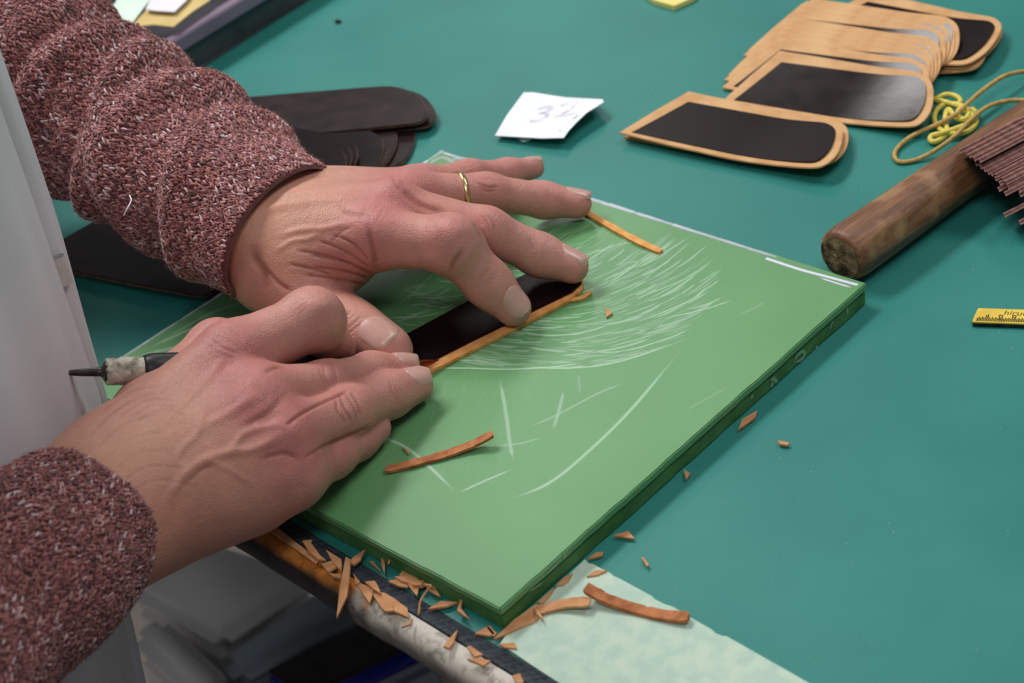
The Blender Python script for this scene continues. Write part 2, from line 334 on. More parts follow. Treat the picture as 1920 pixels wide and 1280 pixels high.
def inboard(p, m=0.004):
    u = nrm(BC[1] - BC[0]); v = nrm(BC[3] - BC[0]); d = np.asarray(p)[:2] - BC[0]; return m < d @ u < 0.244 - m and m < d @ v < 0.2223 - m
class Ribbons:
    """soft-edged pale marks lying on a surface"""
    def __init__(s, clip=False): s.V = []; s.F = []; s.C = []; s.k = 0; s.clip = clip
    def add(s, P, width, col, alpha, nrm_=ZUP, taper=True):
        P = np.asarray(P, float); n = len(P); s.k += 1
        if s.clip and not all(inboard(p) for p in P): return
        T = np.gradient(P, axis=0); S = np.cross(T, nrm_); S /= np.linalg.norm(S, axis=1)[:, None] + 1e-12
        u = np.linspace(0, 1, n); wd = width * (np.clip(np.minimum(u, 1 - u) * 5, 0.12, 1) if taper else np.ones(n))
        al = alpha * (np.clip(np.minimum(u, 1 - u) * 6, 0.0, 1) if taper else np.ones(n))
        b = len(s.V); off = np.asarray(nrm_) * (0.00003 + 2e-7 * (s.k % 60))
        for i in range(n):
            for f, a in ((-1, 0), (-0.35, 1), (0.35, 1), (1, 0)):
                s.V.append(P[i] + S[i] * wd[i] * f + off); s.C.append((*col, al[i] * a))
        for i in range(n - 1):
            for j in range(3): q = b + i * 4 + j; s.F.append((q, q + 1, q + 5, q + 4))
    def build(s, name, parent):
        me = mesh(name, s.V, s.F, M['mark'], False); setcol(me, s.C); o = link(name, me, parent); o['kind'] = 'stuff'; return o
pale = srgb(186, 224, 190); chalk = srgb(206, 214, 226)
def bp(P, n=8, z=ZB): return np.array([at(x, y, z) for x, y in catmull(P, n)])
kn = Ribbons(True)
# the dense fan of short curved cuts
for i in range(420):
    x = rng.uniform(880, 1330); y = rng.uniform(470, 690)
    # keep to the crescent shaped area right and below the leather
    cxr, cyr = 1010, 480; dx, dy = x - cxr, (y - cyr) * 1.55
    rr = math.hypot(dx, dy); th = math.atan2(dy, dx)
    if not (60 < rr < 345) or th < -0.05 or th > 2.2 or (y < 665 - 0.42 * (x - 880) - 5 and x < 1080): continue
    ln = rng.uniform(45, 150) * (0.6 if i % 3 else 1); a0 = -0.64 + 0.42 * th + rng.normal(0, 0.05); cv = rng.uniform(0.06, 0.2)
    pts = []
    for k in range(5):
        s_ = (k / 4 - 0.5) * ln; pts.append((x + math.cos(a0) * s_ - math.sin(a0) * (-cv) * (s_ * s_) / ln * 0.9, y + math.sin(a0) * s_ + math.cos(a0) * (-cv) * (s_ * s_) / ln * 0.9))
    kn.add(bp(pts, 3), rng.uniform(0.0003, 0.0010), pale, rng.uniform(0.12, 0.7))
    if False:
        e_ = pts[-1]; kn.add(bp([(e_[0] - 8, e_[1] + 4), e_, (e_[0] + 5, e_[1] + 5), (e_[0] + 3, e_[1] + 10)], 3), 0.0004, pale, 0.7)
for i in range(90):    # cuts behind the left hand and leather
    x = rng.uniform(690, 960); y = rng.uniform(500, 625); ln = rng.uniform(30, 110); a0 = rng.normal(-0.05, 0.2)
    kn.add(bp([(x, y), (x + ln / 2 * math.cos(a0), y + ln / 2 * math.sin(a0) + 4), (x + ln * math.cos(a0), y + ln * math.sin(a0) - 2)], 4), rng.uniform(0.0003, 0.0009), pale, rng.uniform(0.2, 0.6))
for i in range(46):    # sweeping cuts above the middle finger
    x = rng.uniform(930, 1180); y = 480 - (x - 930) * 0.22 + rng.uniform(-60, 40); ln = rng.uniform(50, 150)
    if y < 300 + (x - 827) * 0.312: continue
    kn.add(bp([(x, y), (x + ln * 0.5, y - ln * 0.1), (x + ln, y - ln * 0.42)], 4), rng.uniform(0.0003, 0.0008), pale, rng.uniform(0.12, 0.5))
for i in range(240):   # hair-thin scratches on the lower left of the board
    x = rng.uniform(700, 1020); y = rng.uniform(700, 930)
    if y > 900 + (x - 760) * 0.2 : continue
    ln = rng.uniform(12, 60); a0 = rng.normal(-0.95, 0.35)
    kn.add(bp([(x, y), (x + ln * math.cos(a0), y + ln * math.sin(a0))], 2), 0.00014, pale, rng.uniform(0.15, 0.45))
for i in range(90):    # broad soft rubbed cuts
    x = rng.uniform(900, 1280); y = rng.uniform(480, 680); th = math.atan2((y - 480) * 1.55, x - 1010)
    if (y < 665 - 0.42 * (x - 880) and x < 1080) or not (50 < math.hypot(x - 1010, (y - 480) * 1.55) < 320): continue
    ln = rng.uniform(25, 80); a0 = -0.64 + 0.42 * max(0, th) + rng.normal(0, 0.06); kn.add(bp([(x, y), (x + ln / 2 * math.cos(a0), y + ln / 2 * math.sin(a0) + 1.5), (x + ln * math.cos(a0), y + ln * math.sin(a0))], 4), rng.uniform(0.0009, 0.0018), pale, rng.uniform(0.1, 0.32))
longs = [([(935, 700), (948, 770), (956, 830), (963, 865)], 0.0011, .6), ([(708, 815), (760, 838), (800, 870), (860, 928)], 0.0010, .65),
         ([(858, 925), (905, 903), (965, 878)], 0.0009, .65), ([(945, 940), (1030, 905), (1110, 840), (1190, 760), (1290, 640)], 0.0011, .7),
         ([(1058, 728), (1048, 770), (1036, 810)], 0.0011, .55), ([(985, 803), (1040, 780), (1120, 738), (1180, 715)], 0.0008, .5),
         ([(915, 838), (970, 832), (1020, 820)], 0.0008, .5), ([(1085, 700), (1088, 740)], 0.0009, .3), ([(800, 690), (870, 690), (960, 692), (1060, 685), (1180, 664)], 0.0007, .8),
         ([(790, 684), (870, 675), (960, 690)], 0.0006, .8), ([(960, 686), (1060, 690), (1160, 678), (1310, 628)], 0.0007, .8), ([(1020, 650), (1150, 660), (1250, 635), (1302, 612)], 0.0006, .75),
         ([(1075, 910), (1160, 835), (1280, 765), (1470, 700)], 0.0003, .4), ([(1100, 800), (1260, 745), (1440, 690)], 0.0003, .35), ([(1275, 775), (1330, 745), (1370, 722)], 0.0006, .3),
         ([(560, 955), (690, 1010), (800, 1060), (880, 1080), (960, 1078), (1040, 1045)], 0.0006, .45), ([(1140, 500), (1230, 480), (1300, 440)], 0.0006, .6), ([(1110, 470), (1200, 470), (1310, 490)], 0.0004, .2),
         ([(990, 500), (1090, 480), (1180, 455), (1240, 470)], 0.0006, .6), ([(1180, 610), (1290, 565), (1330, 534)], 0.0006, .8), ([(1230, 600), (1320, 580), (1380, 560)], 0.0006, .7), ([(1195, 560), (1290, 520), (1338, 488)], 0.0006, .6),
         ([(1290, 470), (1310, 440), (1320, 425)], 0.0006, .4), ([(1380, 592), (1410, 580), (1440, 562)], 0.0006, .3),
         ([(330, 605), (390, 590), (430, 578)], 0.0013, .6), ([(350, 588), (385, 602), (410, 628)], 0.0011, .6), ([(400, 560), (420, 585), (450, 600)], 0.0012, .6), ([(280, 652), (350, 620), (410, 598)], 0.0014, .6), ([(300, 640), (390, 590), (470, 560)], 0.0010, .5), ([(255, 668), (330, 650), (380, 630)], 0.0018, .5)]
for P, wd, al in longs: kn.add(bp(P, 8), wd, pale, al)
tag(kn.build('knife_marks', board), 'pale scratches and knife cuts')
pm = Ribbons()
pm.add(bp([(1436, 484), (1500, 505), (1560, 521), (1608, 534)], 6), 0.0012, srgb(218, 222, 236), 1.0, taper=False)
pm.add(bp([(1532, 519), (1570, 531), (1600, 540)], 5), 0.0008, srgb(214, 218, 232), 0.9)
for k in range(60):    # worn chalky line along the far edges
    t = k / 60; a = np.array([*BC[0], ZB]); b = np.array([*BC[1], ZB]); c = np.array([*BC[3], ZB]); L_ = b - a; l2 = c - a
    if t < 0.8: pm.add([a + L_ * t + rng.normal(0, 0.0002, 3) * [1, 1, 0] + l2 * 0.007, a + L_ * (t + 0.02) + l2 * 0.007, a + L_ * (t + 0.04) + l2 * 0.007], rng.uniform(0.0008, 0.0016), chalk, rng.uniform(0.4, 0.9), taper=False)
    pm.add([a + l2 * t + L_ * 0.006, a + l2 * (t + 0.016) + L_ * 0.006], rng.uniform(0.0008, 0.0014), chalk, rng.uniform(0.5, 0.9), taper=False)
for P in ([(840, 300), (870, 297), (900, 310)], [(800, 310), (830, 295), (860, 312)], [(985, 355), (1040, 370), (1090, 390)]): pm.add(bp(P, 6), 0.0016, chalk, 0.5)
tag(pm.build('paint_marks', board), 'white chalky paint lines near the far edges')
sm = Ribbons()
p0 = np.array([*BC[1], 0.0]) * (1 - 0.004); nf = nrm([-(BC[2] - BC[1])[1], (BC[2] - BC[1])[0], 0]); 
if nf @ np.array([*BC[1], 0]) < 0: nf = -nf
def side(P, n=5): return np.array([at_plane(x, y, p0 + nf * 0.0009, nf) for x, y in catmull(P, n)])
for P, wd in (([(1487, 688), (1494, 668), (1506, 658), (1508, 668), (1498, 676), (1490, 678)], 0.0010), ([(1446, 716), (1450, 710), (1459, 718)], 0.0012), ([(1447, 727), (1448, 716)], 0.0011), ([(1529, 655), (1533, 648)], 0.0011),
              ([(1408, 748), (1412, 740)], 0.0009), ([(1556, 618), (1562, 600)], 0.0007), ([(1590, 590), (1588, 575)], 0.0006), ([(1020, 1080), (1050, 1052)], 0.0006), ([(1058, 1050), (1060, 1035)], 0.0007), ([(990, 1110), (1020, 1090)], 0.0004)):
    sm.add(side(P), wd, srgb(150, 180, 160), 0.8, nf)
tag(sm.build('edge_lettering', board), 'worn pale letters on the near right edge')

# ------------------------------------------------------------------ the person: hands grown from a distance field
def rcone(p, a, b, r1, r2):
    ba = b - a; l2 = ba @ ba; rr = r1 - r2; a2 = l2 - rr * rr; il2 = 1.0 / l2
    pa = p - a; y = pa @ ba; z = y - l2
    x2 = ((pa * l2 - y[..., None] * ba) ** 2).sum(-1); y2 = y * y * l2; z2 = z * z * l2
    k = np.sign(rr) * rr * rr * x2
    out = (np.sqrt(x2 * a2 * il2) + y * rr) * il2 - r1
    m1 = np.sign(z) * a2 * z2 > k; m2 = (~m1) & (np.sign(y) * a2 * y2 < k)
    out = np.where(m1, np.sqrt(x2 + z2) * il2 - r2, out); out = np.where(m2, np.sqrt(x2 + y2) * il2 - r1, out)
    return out
def smin(a, b, k):
    h = np.maximum(k - np.abs(a - b), 0) / k
    return np.minimum(a, b) - h * h * k * 0.25
class Hand:
    """groups of tapered segments; a group blends inside itself and into the palm, fingers stay apart from each other"""
    def __init__(s): s.palm = []; s.fingers = {}
    def pt(s, q): return at(q[0], q[1], ZB + q[2] / 1000) if len(q) == 3 and abs(q[0]) > 2 else np.asarray(q, float)
    def addpalm(s, a, b, ra, rb): s.palm.append((s.pt(a), s.pt(b), ra / 1000, rb / 1000))
    def finger(s, name, joints, radii, pads=()):
        P = [s.pt(j) for j in joints]; s.fingers[name] = ([(P[i], P[i + 1], radii[i] / 1000, radii[i + 1] / 1000) for i in range(len(P) - 1)] +
                                                        [(s.pt(a), s.pt(b), ra / 1000, rb / 1000) for a, b, ra, rb in pads])
        return P
    def prims(s): return s.palm + [q for f in s.fingers.values() for q in f]
    def eval(s, p, KP=0.013, KF=0.005, KX=0.0066, KS=0.0006):
        d = None
        for q in s.palm:
            e = rcone(p, *q); d = e if d is None else smin(d, e, KP)
        tot = d
        for f in s.fingers.values():
            g = None
            for q in f:
                e = rcone(p, *q); g = e if g is None else smin(g, e, KF)
            tot = smin(tot, smin(d, g, KX), KS)
        return tot
    def mesh_data(s, h):
        pr = s.prims(); lo = np.min([np.minimum(a - max(r1, r2), b - max(r1, r2)) for a, b, r1, r2 in pr], 0) - 0.006
        hi = np.max([np.maximum(a + max(r1, r2), b + max(r1, r2)) for a, b, r1, r2 in pr], 0) + 0.006
        # coarse pass finds the blocks near the surface, fine pass fills only those
        n = np.ceil((hi - lo) / h).astype(int) + 1; B = 8; nb = -(-n // B); n = nb * B
        F = np.full(tuple(n), 0.02, np.float32)
        bc = np.stack(np.meshgrid(*[np.arange(k) for k in nb], indexing='ij'), -1).reshape(-1, 3)
        cen = lo + (bc * B + (B - 1) / 2) * h
        dc = s.eval(cen); near = np.abs(dc) < B * h * 1.05 + 0.006
        ins = (~near) & (dc < 0)
        loc = np.stack(np.meshgrid(*[np.arange(B)] * 3, indexing='ij'), -1).reshape(-1, 3)
        F6 = F.reshape(nb[0], B, nb[1], B, nb[2], B)
        for q in bc[ins]: F6[q[0], :, q[1], :, q[2], :] = -0.02
        act = bc[near]
        for i in range(0, len(act), 400):
            q = act[i:i + 400]; P = lo + (q[:, None, :] * B + loc[None]) * h
            D = s.eval(P.reshape(-1, 3)).reshape(len(q), B, B, B)
            for j, c in enumerate(q): F6[c[0], :, c[1], :, c[2], :] = D[j]
        return surface_nets(F, lo, h)
def surface_nets(F, lo, h):
    S = F < 0; nx, ny, nz = F.shape
    cnt = sum(S[i:nx - 1 + i, j:ny - 1 + j, k:nz - 1 + k].astype(np.int8) for i in (0, 1) for j in (0, 1) for k in (0, 1))
    A = np.argwhere((cnt > 0) & (cnt < 8)); idx = np.full((nx - 1, ny - 1, nz - 1), -1, np.int32); idx[A[:, 0], A[:, 1], A[:, 2]] = np.arange(len(A))
    acc = np.zeros((len(A), 3)); num = np.zeros(len(A))
    cs = [(i, j, k) for i in (0, 1) for j in (0, 1) for k in (0, 1)]
    for a in cs:
        for ax in range(3):
            if a[ax] == 0:
                b = list(a); b[ax] = 1
                fa = F[A[:, 0] + a[0], A[:, 1] + a[1], A[:, 2] + a[2]]; fb = F[A[:, 0] + b[0], A[:, 1] + b[1], A[:, 2] + b[2]]
                m = (fa < 0) != (fb < 0); t = np.where(m, fa / np.where(m, fa - fb, 1), 0)
                p = np.tile(np.array(a, float), (len(A), 1)); p[:, ax] += t; acc += p * m[:, None]; num += m
    V = lo + (A + acc / num[:, None]) * h; Q = []
    for ax in range(3):
        o1, o2 = (ax + 1) % 3, (ax + 2) % 3
        sl0 = [slice(None)] * 3; sl1 = [slice(None)] * 3; sl0[ax] = slice(0, -1); sl1[ax] = slice(1, None)
        ch = S[tuple(sl0)] != S[tuple(sl1)]; E = np.argwhere(ch)
        E = E[(E[:, o1] > 0) & (E[:, o2] > 0) & (E[:, o1] < F.shape[o1] - 1) & (E[:, o2] < F.shape[o2] - 1)]
        ins = S[E[:, 0], E[:, 1], E[:, 2]]
        def c(d1, d2):
            G = E.copy(); G[:, o1] += d1; G[:, o2] += d2; return idx[G[:, 0], G[:, 1], G[:, 2]]
        q = np.stack([c(-1, -1), c(0, -1), c(0, 0), c(-1, 0)], 1)
        q[~ins] = q[~ins][:, ::-1]; Q.append(q)
    Q = np.vstack(Q); return V, Q[(Q >= 0).all(1)]
def vnormals(V, Q):
    n = np.cross(V[Q[:, 2]] - V[Q[:, 0]], V[Q[:, 3]] - V[Q[:, 1]]); N = np.zeros_like(V)
    for k in range(4): np.add.at(N, Q[:, k], n)
    return N / (np.linalg.norm(N, axis=1)[:, None] + 1e-20)
def smooth(V, Q, it):
    E = np.unique(np.sort(np.vstack([Q[:, [0, 1]], Q[:, [1, 2]], Q[:, [2, 3]], Q[:, [3, 0]]]), 1), axis=0)
    deg = np.bincount(E.ravel(), minlength=len(V))[:, None]
    for i in range(it):
        A = np.zeros_like(V)
        for c in range(3): A[:, c] = np.bincount(E[:, 0], V[E[:, 1], c], len(V)) + np.bincount(E[:, 1], V[E[:, 0], c], len(V))
        V = V + (A / deg - V) * (0.6 if i % 2 == 0 else -0.3)
    return V
def polydist(X, P):
    d = np.full(len(X), 1e9); P = np.asarray(P, float)
    for i in range(len(P) - 1):
        a, b = P[i], P[i + 1]; ab = b - a; t = np.clip(((X - a) @ ab) / (ab @ ab + 1e-9), 0, 1)
        d = np.minimum(d, np.linalg.norm(X - (a + t[:, None] * ab), axis=1))
    return d
def detail(V, Q, lines, blobs):
    """carve creases (depth<0) and raise veins, tendons and knuckles (depth>0) where the camera-facing skin shows them"""
    N = vnormals(V, Q); X = proj(V); view = CAM - V; view /= np.linalg.norm(view, axis=1)[:, None]
    face = np.clip((N * view).sum(1) * 3, 0, 1); D = np.zeros(len(V)); R = np.zeros(len(V))
    for P, wd, dep in lines:
        P = catmull(np.array(P, float), 6); lo, hi = P.min(0) - 4 * wd, P.max(0) + 4 * wd
        m = ((X > lo) & (X < hi)).all(1)
        if not m.any(): continue
        i = np.where(m)[0]; d = polydist(X[i], P)
        # fade the ends
        L_ = np.linalg.norm(X[i][:, None, :] - P[[0, -1]][None], axis=2).min(1); fd = np.clip(L_ / (3 * wd) + 0.25, 0, 1)
        g = np.exp(-(d / wd) ** 2) * fd; D[i] += dep / 1000 * g
        if dep < 0: R[i] += np.minimum(1, -dep * 1.6) * g
    for (x, y), (sx, sy), ang, dep in blobs:
        c, s_ = math.cos(math.radians(ang)), math.sin(math.radians(ang)); d = X - (x, y); u = d[:, 0] * c + d[:, 1] * s_; v = -d[:, 0] * s_ + d[:, 1] * c
        D += dep / 1000 * np.exp(-(u / sx) ** 2 - (v / sy) ** 2)
    return V + N * (D * face)[:, None], R * face
def wr(cx, cy, ang, length, n, gap, wd=2.2, dep=-0.35, bend=0.0):
    """a set of short parallel creases across a joint; ang = direction of a crease in the photo"""
    out = []; a = math.radians(ang); d = np.array([math.cos(a), math.sin(a)]); q = np.array([-d[1], d[0]])
    for k in range(n):
        o = (k - (n - 1) / 2) * gap; f = 1 - 0.25 * abs(k - (n - 1) / 2) / max(1, (n - 1) / 2); c = np.array([cx, cy]) + q * o + d * random.uniform(-3, 3)
        out.append(([c - d * length * f / 2, c + q * (bend * (1 if o >= 0 else -1) + random.uniform(-2, 2)), c + d * length * f / 2], wd, dep * random.uniform(0.35, 0.85)))
    return out

HANDS = {}
# ---- left hand: spread, pressing the leather down
LH = Hand(); JL = {}
ELB_L = np.array([-0.27, 0.25, 0.125]); ELB_R = np.array([-0.262, -0.315, 0.055])
wu, wrr = (492, 398, 40), (464, 458, 37)
LH.addpalm(wrr, (700, 446, 41), 16.8, 12.2)
LH.addpalm((480, 425, 42), (735, 396, 42), 17, 12.0)
LH.addpalm(wu, (768, 366, 36), 16.5, 10.8)
LH.addpalm(wu, (785, 352, 27), 15.5, 9.4)
LH.addpalm((470, 480, 28), (560, 540, 24), 15.5, 13)
LH.addpalm((560, 500, 32), (650, 500, 28), 13, 9)
LH.addpalm((520, 440, 24), (690, 420, 26), 12, 11)
fw = LH.pt((470, 432, 40)); dirL = nrm(at(337, 304, 0.060) - fw)
LH.addpalm(LH.pt(wu), LH.pt(wu) + dirL * 0.05, 16.5, 16); LH.addpalm(LH.pt(wrr), LH.pt(wrr) + dirL * 0.05, 16, 15)
JL['index'] = LH.finger('index', [(705, 446, 41), (845, 458, 39), (916, 532, 19.5), (962, 577, 9)], [12.0, 10.9, 9.3, 7.6], [((845, 455, 40), (858, 462, 36), 11.0, 10.4)])
JL['middle'] = LH.finger('middle', [(738, 396, 42), (912, 432, 31), (1012, 478, 15.5), (1072, 500, 9.6)], [11.6, 9.3, 8.6, 7.2])
JL['ring'] = LH.finger('ring', [(770, 368, 36), (912, 362, 24), (1020, 375, 12), (1082, 382, 8)], [10.4, 8.4, 7.6, 6.6])
JL['pinky'] = LH.finger('pinky', [(788, 352, 28), (880, 330, 20), (952, 324, 12), (1000, 315, 8)], [9.2, 7.0, 6.1, 5.2])
JL['thumb'] = LH.finger('thumb', [(500, 525, 28), (575, 566, 21), (652, 610, 15), (722, 652, 11)], [14, 12.8, 11.4, 9.6], [((680, 628, 13), (732, 660, 9.5), 10.4, 8.4)])
# ---- right hand: holding the knife, side of the hand down
RH = Hand(); JR = {}
RH.addpalm((200, 880, 38), (432, 672, 46), 16.5, 13.0)
RH.addpalm((222, 925, 38), (482, 752, 41), 16.5, 12.2)
RH.addpalm((236, 955, 33), (525, 822, 33), 16, 11.8)
RH.addpalm((248, 980, 26), (545, 893, 21), 16, 11.4)
RH.addpalm((300, 985, 16), (470, 935, 13), 14, 12)
RH.addpalm((240, 850, 30), (330, 740, 30), 16, 14)
RH.addpalm((330, 830, 26), (470, 780, 24), 15, 12)
dirR = nrm(ELB_R - RH.pt((222, 925, 36)))
RH.addpalm((200, 880, 38), RH.pt((200, 880, 38)) + dirR * 0.06, 16.5, 19); RH.addpalm((248, 980, 26), RH.pt((248, 980, 26)) + dirR * 0.06, 16, 19)
JR['index'] = RH.finger('index', [(438, 668, 46), (588, 598, 45), (606, 634, 27), (643, 657, 13)], [12.6, 10.6, 9.0, 6.8], [((582, 596, 46), (594, 604, 42), 10.8, 10.2)])
JR['middle'] = RH.finger('middle', [(486, 748, 41), (612, 722, 27), (695, 700, 15), (756, 693, 9)], [11.8, 8.9, 7.9, 6.6])
JR['ring'] = RH.finger('ring', [(528, 822, 33), (650, 772, 21), (728, 740, 12), (778, 722, 8.6)], [11.2, 9.8, 8.6, 7.2])
JR['pinky'] = RH.finger('pinky', [(548, 893, 21), (622, 850, 13.5), (668, 822, 9), (700, 802, 7.6)], [10.8, 8.6, 7.6, 6.8])
JR['thumb'] = RH.finger('thumb', [(280, 780, 30), (408, 655, 29), (525, 668, 19), (600, 680, 9.5)], [14, 11.5, 10.0, 7.6])

L_lines = (wr(908, 425, 62, 44, 4, 9, 2.4, -0.55, 4) + wr(916, 346, 10, 40, 3, 8, 2.4, -0.5, 5) + wr(880, 312, -10, 26, 3, 7, 2, -0.4, 3) + wr(914, 520, -42, 36, 4, 6, 2, -0.4)
    + wr(828, 440, 100, 30, 3, 8, 2, -0.3) + wr(655, 605, -38, 48, 4, 10, 2.4, -0.45) + wr(1000, 455, 68, 30, 3, 6, 1.8, -0.25) + wr(1025, 362, 60, 26, 3, 6, 1.8, -0.2)
    + wr(700, 405, -62, 46, 5, 11, 2.4, -0.22)
    + [([(600, 452), (645, 470), (690, 500)], 2.6, -0.50), ([(585, 478), (640, 490), (692, 512)], 2.6, -0.62), ([(590, 500), (640, 508), (690, 522)], 2.6, -0.68), ([(575, 515), (630, 523), (680, 534)], 2.6, -0.56),
       ([(560, 470), (610, 478), (660, 497)], 2.6, -0.5), ([(545, 495), (590, 505), (620, 515)], 2.8, -0.6), ([(640, 445), (668, 462), (690, 486)], 2.4, -0.5), ([(620, 440), (650, 450), (672, 470)], 2.2, -0.3),
       ([(690, 430), (700, 470), (704, 500)], 5, -0.6), ([(476, 470), (482, 488), (494, 505), (500, 530)], 8, -1.1), ([(500, 505), (520, 528), (545, 545)], 4, -0.7),
       ([(520, 470), (548, 452), (575, 448), (598, 438)], 5, 0.5), ([(530, 440), (570, 430), (610, 428), (650, 418)], 6, 0.6), ([(470, 400), (560, 380), (650, 372), (725, 366)], 9, 0.7), ([(530, 368), (640, 350), (740, 345)], 8, 0.6),
       ([(640, 390), (655, 400), (690, 402)], 5, -0.5), ([(752, 355), (770, 370), (790, 385), (830, 398)], 6, -0.9), ([(735, 330), (742, 350), (752, 360)], 3, -0.3), ([(620, 455), (640, 435), (660, 425)], 3, -0.3),
       ([(868, 470), (852, 490), (846, 508)], 4, -0.6)])
L_blobs = [((715, 420), (45, 30), 0, 1.2), ((745, 350), (40, 20), 0, 1.3), ((850, 430), (24, 18), 0, 0.8), ((800, 470), (45, 18), 0, -0.6), ((470, 440), (50, 60), 0, 1.0), ((1040, 500), (20, 14), 20, 0.5)]
R_lines = (wr(616, 702, 72, 50, 4, 8, 2.2, -0.45, 3) + wr(652, 762, 68, 62, 4, 10, 2.6, -0.55, 4) + wr(618, 848, 62, 40, 3, 8, 2.4, -0.45) + wr(700, 694, 75, 34, 3, 6, 1.8, -0.25) + wr(738, 735, 70, 34, 3, 6, 1.8, -0.3)
    + wr(420, 645, 32, 62, 6, 10, 2.4, -0.5, 5) + wr(555, 575, -40, 30, 4, 9, 2, -0.2)
    + [([(170 + 14 * k, 815 + 22 * k), (215 + 16 * k, 770 + 26 * k), (270 + 20 * k, 742 + 34 * k)], 2.6, -0.2 * random.uniform(.4, 1.2)) for k in range(6)]
    + [([(195 + 16 * k, 770 + 4 * k), (240 + 16 * k, 735 + 8 * k), (300 + 12 * k, 722 + 14 * k)], 2.4, -0.16) for k in range(5)]
    + [([(320, 930), (345, 890), (385, 862), (430, 848), (475, 842), (520, 822)], 9, 1.0), ([(430, 848), (455, 815), (490, 802), (530, 795)], 7, 0.7), ([(345, 890), (335, 850), (372, 810), (380, 770)], 7, 0.5),
       ([(385, 862), (420, 875), (470, 905)], 6, 0.4), ([(350, 905), (378, 880), (400, 872)], 4, -0.35), ([(300, 800), (380, 720), (425, 670)], 8, 0.5), ([(380, 800), (440, 770), (480, 745)], 9, 0.7),
       ([(538, 797), (565, 776), (600, 757), (650, 734)], 3, -0.8), ([(572, 858), (605, 838), (650, 818), (690, 802)], 3, -0.6), ([(455, 800), (500, 775), (530, 745)], 6, -0.5), ([(495, 700), (515, 690), (530, 688)], 4, -0.5), ([(490, 860), (530, 850), (560, 860)], 5, -0.5)])
R_blobs = [((475, 742), (42, 34), -20, 1.6), ((430, 655), (40, 26), -30, 1.0), ((525, 815), (34, 24), -25, 1.0), ((545, 890), (30, 22), -25, 0.8), ((598, 572), (24, 20), 0, 1.0), ((470, 690), (30, 14), -40, -0.6), ((505, 785), (22, 12), -40, -0.7), ((660, 775), (30, 16), -25, 0.6)]

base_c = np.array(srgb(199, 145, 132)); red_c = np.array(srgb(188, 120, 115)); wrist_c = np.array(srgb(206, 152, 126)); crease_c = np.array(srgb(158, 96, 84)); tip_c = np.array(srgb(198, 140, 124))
def skin_colors(V, R, J, wrist, reds):
    C = np.tile(base_c, (len(V), 1)); X = proj(V)
    wk = np.clip(1 - np.linalg.norm(V - wrist, axis=1) / 0.075, 0, 1)[:, None]; C = C + (wrist_c - C) * wk
    red = np.zeros(len(V))
    for f, P in J.items():
        for k, (q, s_) in enumerate(zip(P, (0.016, 0.013, 0.009, 0.011))): red += (0.75, 0.7, 0.4, 0.45)[k] * np.exp(-(np.linalg.norm(V - q, axis=1) / s_) ** 2)
    for (x, y), r, a in reds: red += a * np.exp(-(np.linalg.norm(X - (x, y), axis=1) / r) ** 2)
    red = np.clip(red, 0, 1)[:, None]; C = C + (red_c - C) * red
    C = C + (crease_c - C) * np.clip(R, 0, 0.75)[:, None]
    return C
H_ = 0.00068
parts_V, parts_Q, parts_C, off = [], [], [], 0
for hd, J, lines, blobs, wp, reds in ((LH, JL, L_lines, L_blobs, LH.pt((480, 430, 50)), [((640, 500), 60, 0.6), ((700, 410), 55, 0.5), ((850, 430), 40, 0.4), ((745, 350), 45, 0.5)]),
                                      (RH, JR, R_lines, R_blobs, RH.pt((200, 900, 50)), [((470, 742), 60, 0.9), ((425, 650), 60, 0.8), ((570, 830), 70, 0.5), ((360, 960), 90, 0.3)])):
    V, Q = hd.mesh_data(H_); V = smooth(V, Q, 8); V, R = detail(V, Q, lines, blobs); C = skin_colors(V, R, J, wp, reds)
    parts_V.append(V); parts_Q.append(Q + off); parts_C.append(C); off += len(V)
# forearms, upper arms, shoulders and trunk (inside the clothes)
PA = np.array([-0.147, -0.017, 0.0]); AC = PA - ED * 0.02245 + NO * 0.1453
BODY_C = AC + NO * 0.02
SH_L = BODY_C - ED * 0.19 + ZUP * 0.42; SH_R = BODY_C + ED * 0.19 + ZUP * 0.42
TR = Hand()
cl0 = at(574, 452, ZB + 0.035); cr0 = at(162, 968, ZB + 0.033); dR = nrm(ELB_R - cr0)
pathL = [cl0, at(337, 304, 0.062), at(160, 186, 0.081), at(0, 84, 0.102), ELB_L * 0.5 + at(-130, -10, 0.12) * 0.5, ELB_L]
pathR = [cr0, cr0 + dR * 0.05 + ZUP * 0.002, cr0 + dR * 0.1 + ZUP * 0.002, cr0 + dR * 0.17, ELB_R]
for pth in (pathL, pathR):
    for q in range(1, len(pth) - 1): TR.palm.append((pth[q], pth[q + 1], 0.020 + 0.002 * q, 0.022 + 0.002 * q))
for a, b, ra, rb in ((ELB_L, SH_L, 30, 40), (ELB_R, SH_R, 30, 40), (SH_L, SH_R, 44, 44), (BODY_C - ED * 0.03, BODY_C - ED * 0.05 + ZUP * 0.38, 60, 60), (BODY_C + ED * 0.03, BODY_C + ED * 0.05 + ZUP * 0.38, 60, 60)):
    TR.palm.append((np.asarray(a), np.asarray(b), ra / 1000, rb / 1000))
SW = Hand()
for a, b, ra, rb in ((ELB_L, SH_L, 45, 54), (ELB_R, SH_R, 46, 54), (SH_L, SH_R, 60, 60), (BODY_C - ED * 0.04 + ZUP * 0.1, BODY_C - ED * 0.08 + ZUP * 0.38, 72, 90), (BODY_C + ED * 0.04 + ZUP * 0.1, BODY_C + ED * 0.08 + ZUP * 0.38, 72, 90)):
    SW.palm.append((np.asarray(a), np.asarray(b), ra / 1000, rb / 1000))
V, Q = TR.mesh_data(0.005); parts_V.append(V); parts_Q.append(Q + off); parts_C.append(np.tile(base_c, (len(V), 1)))
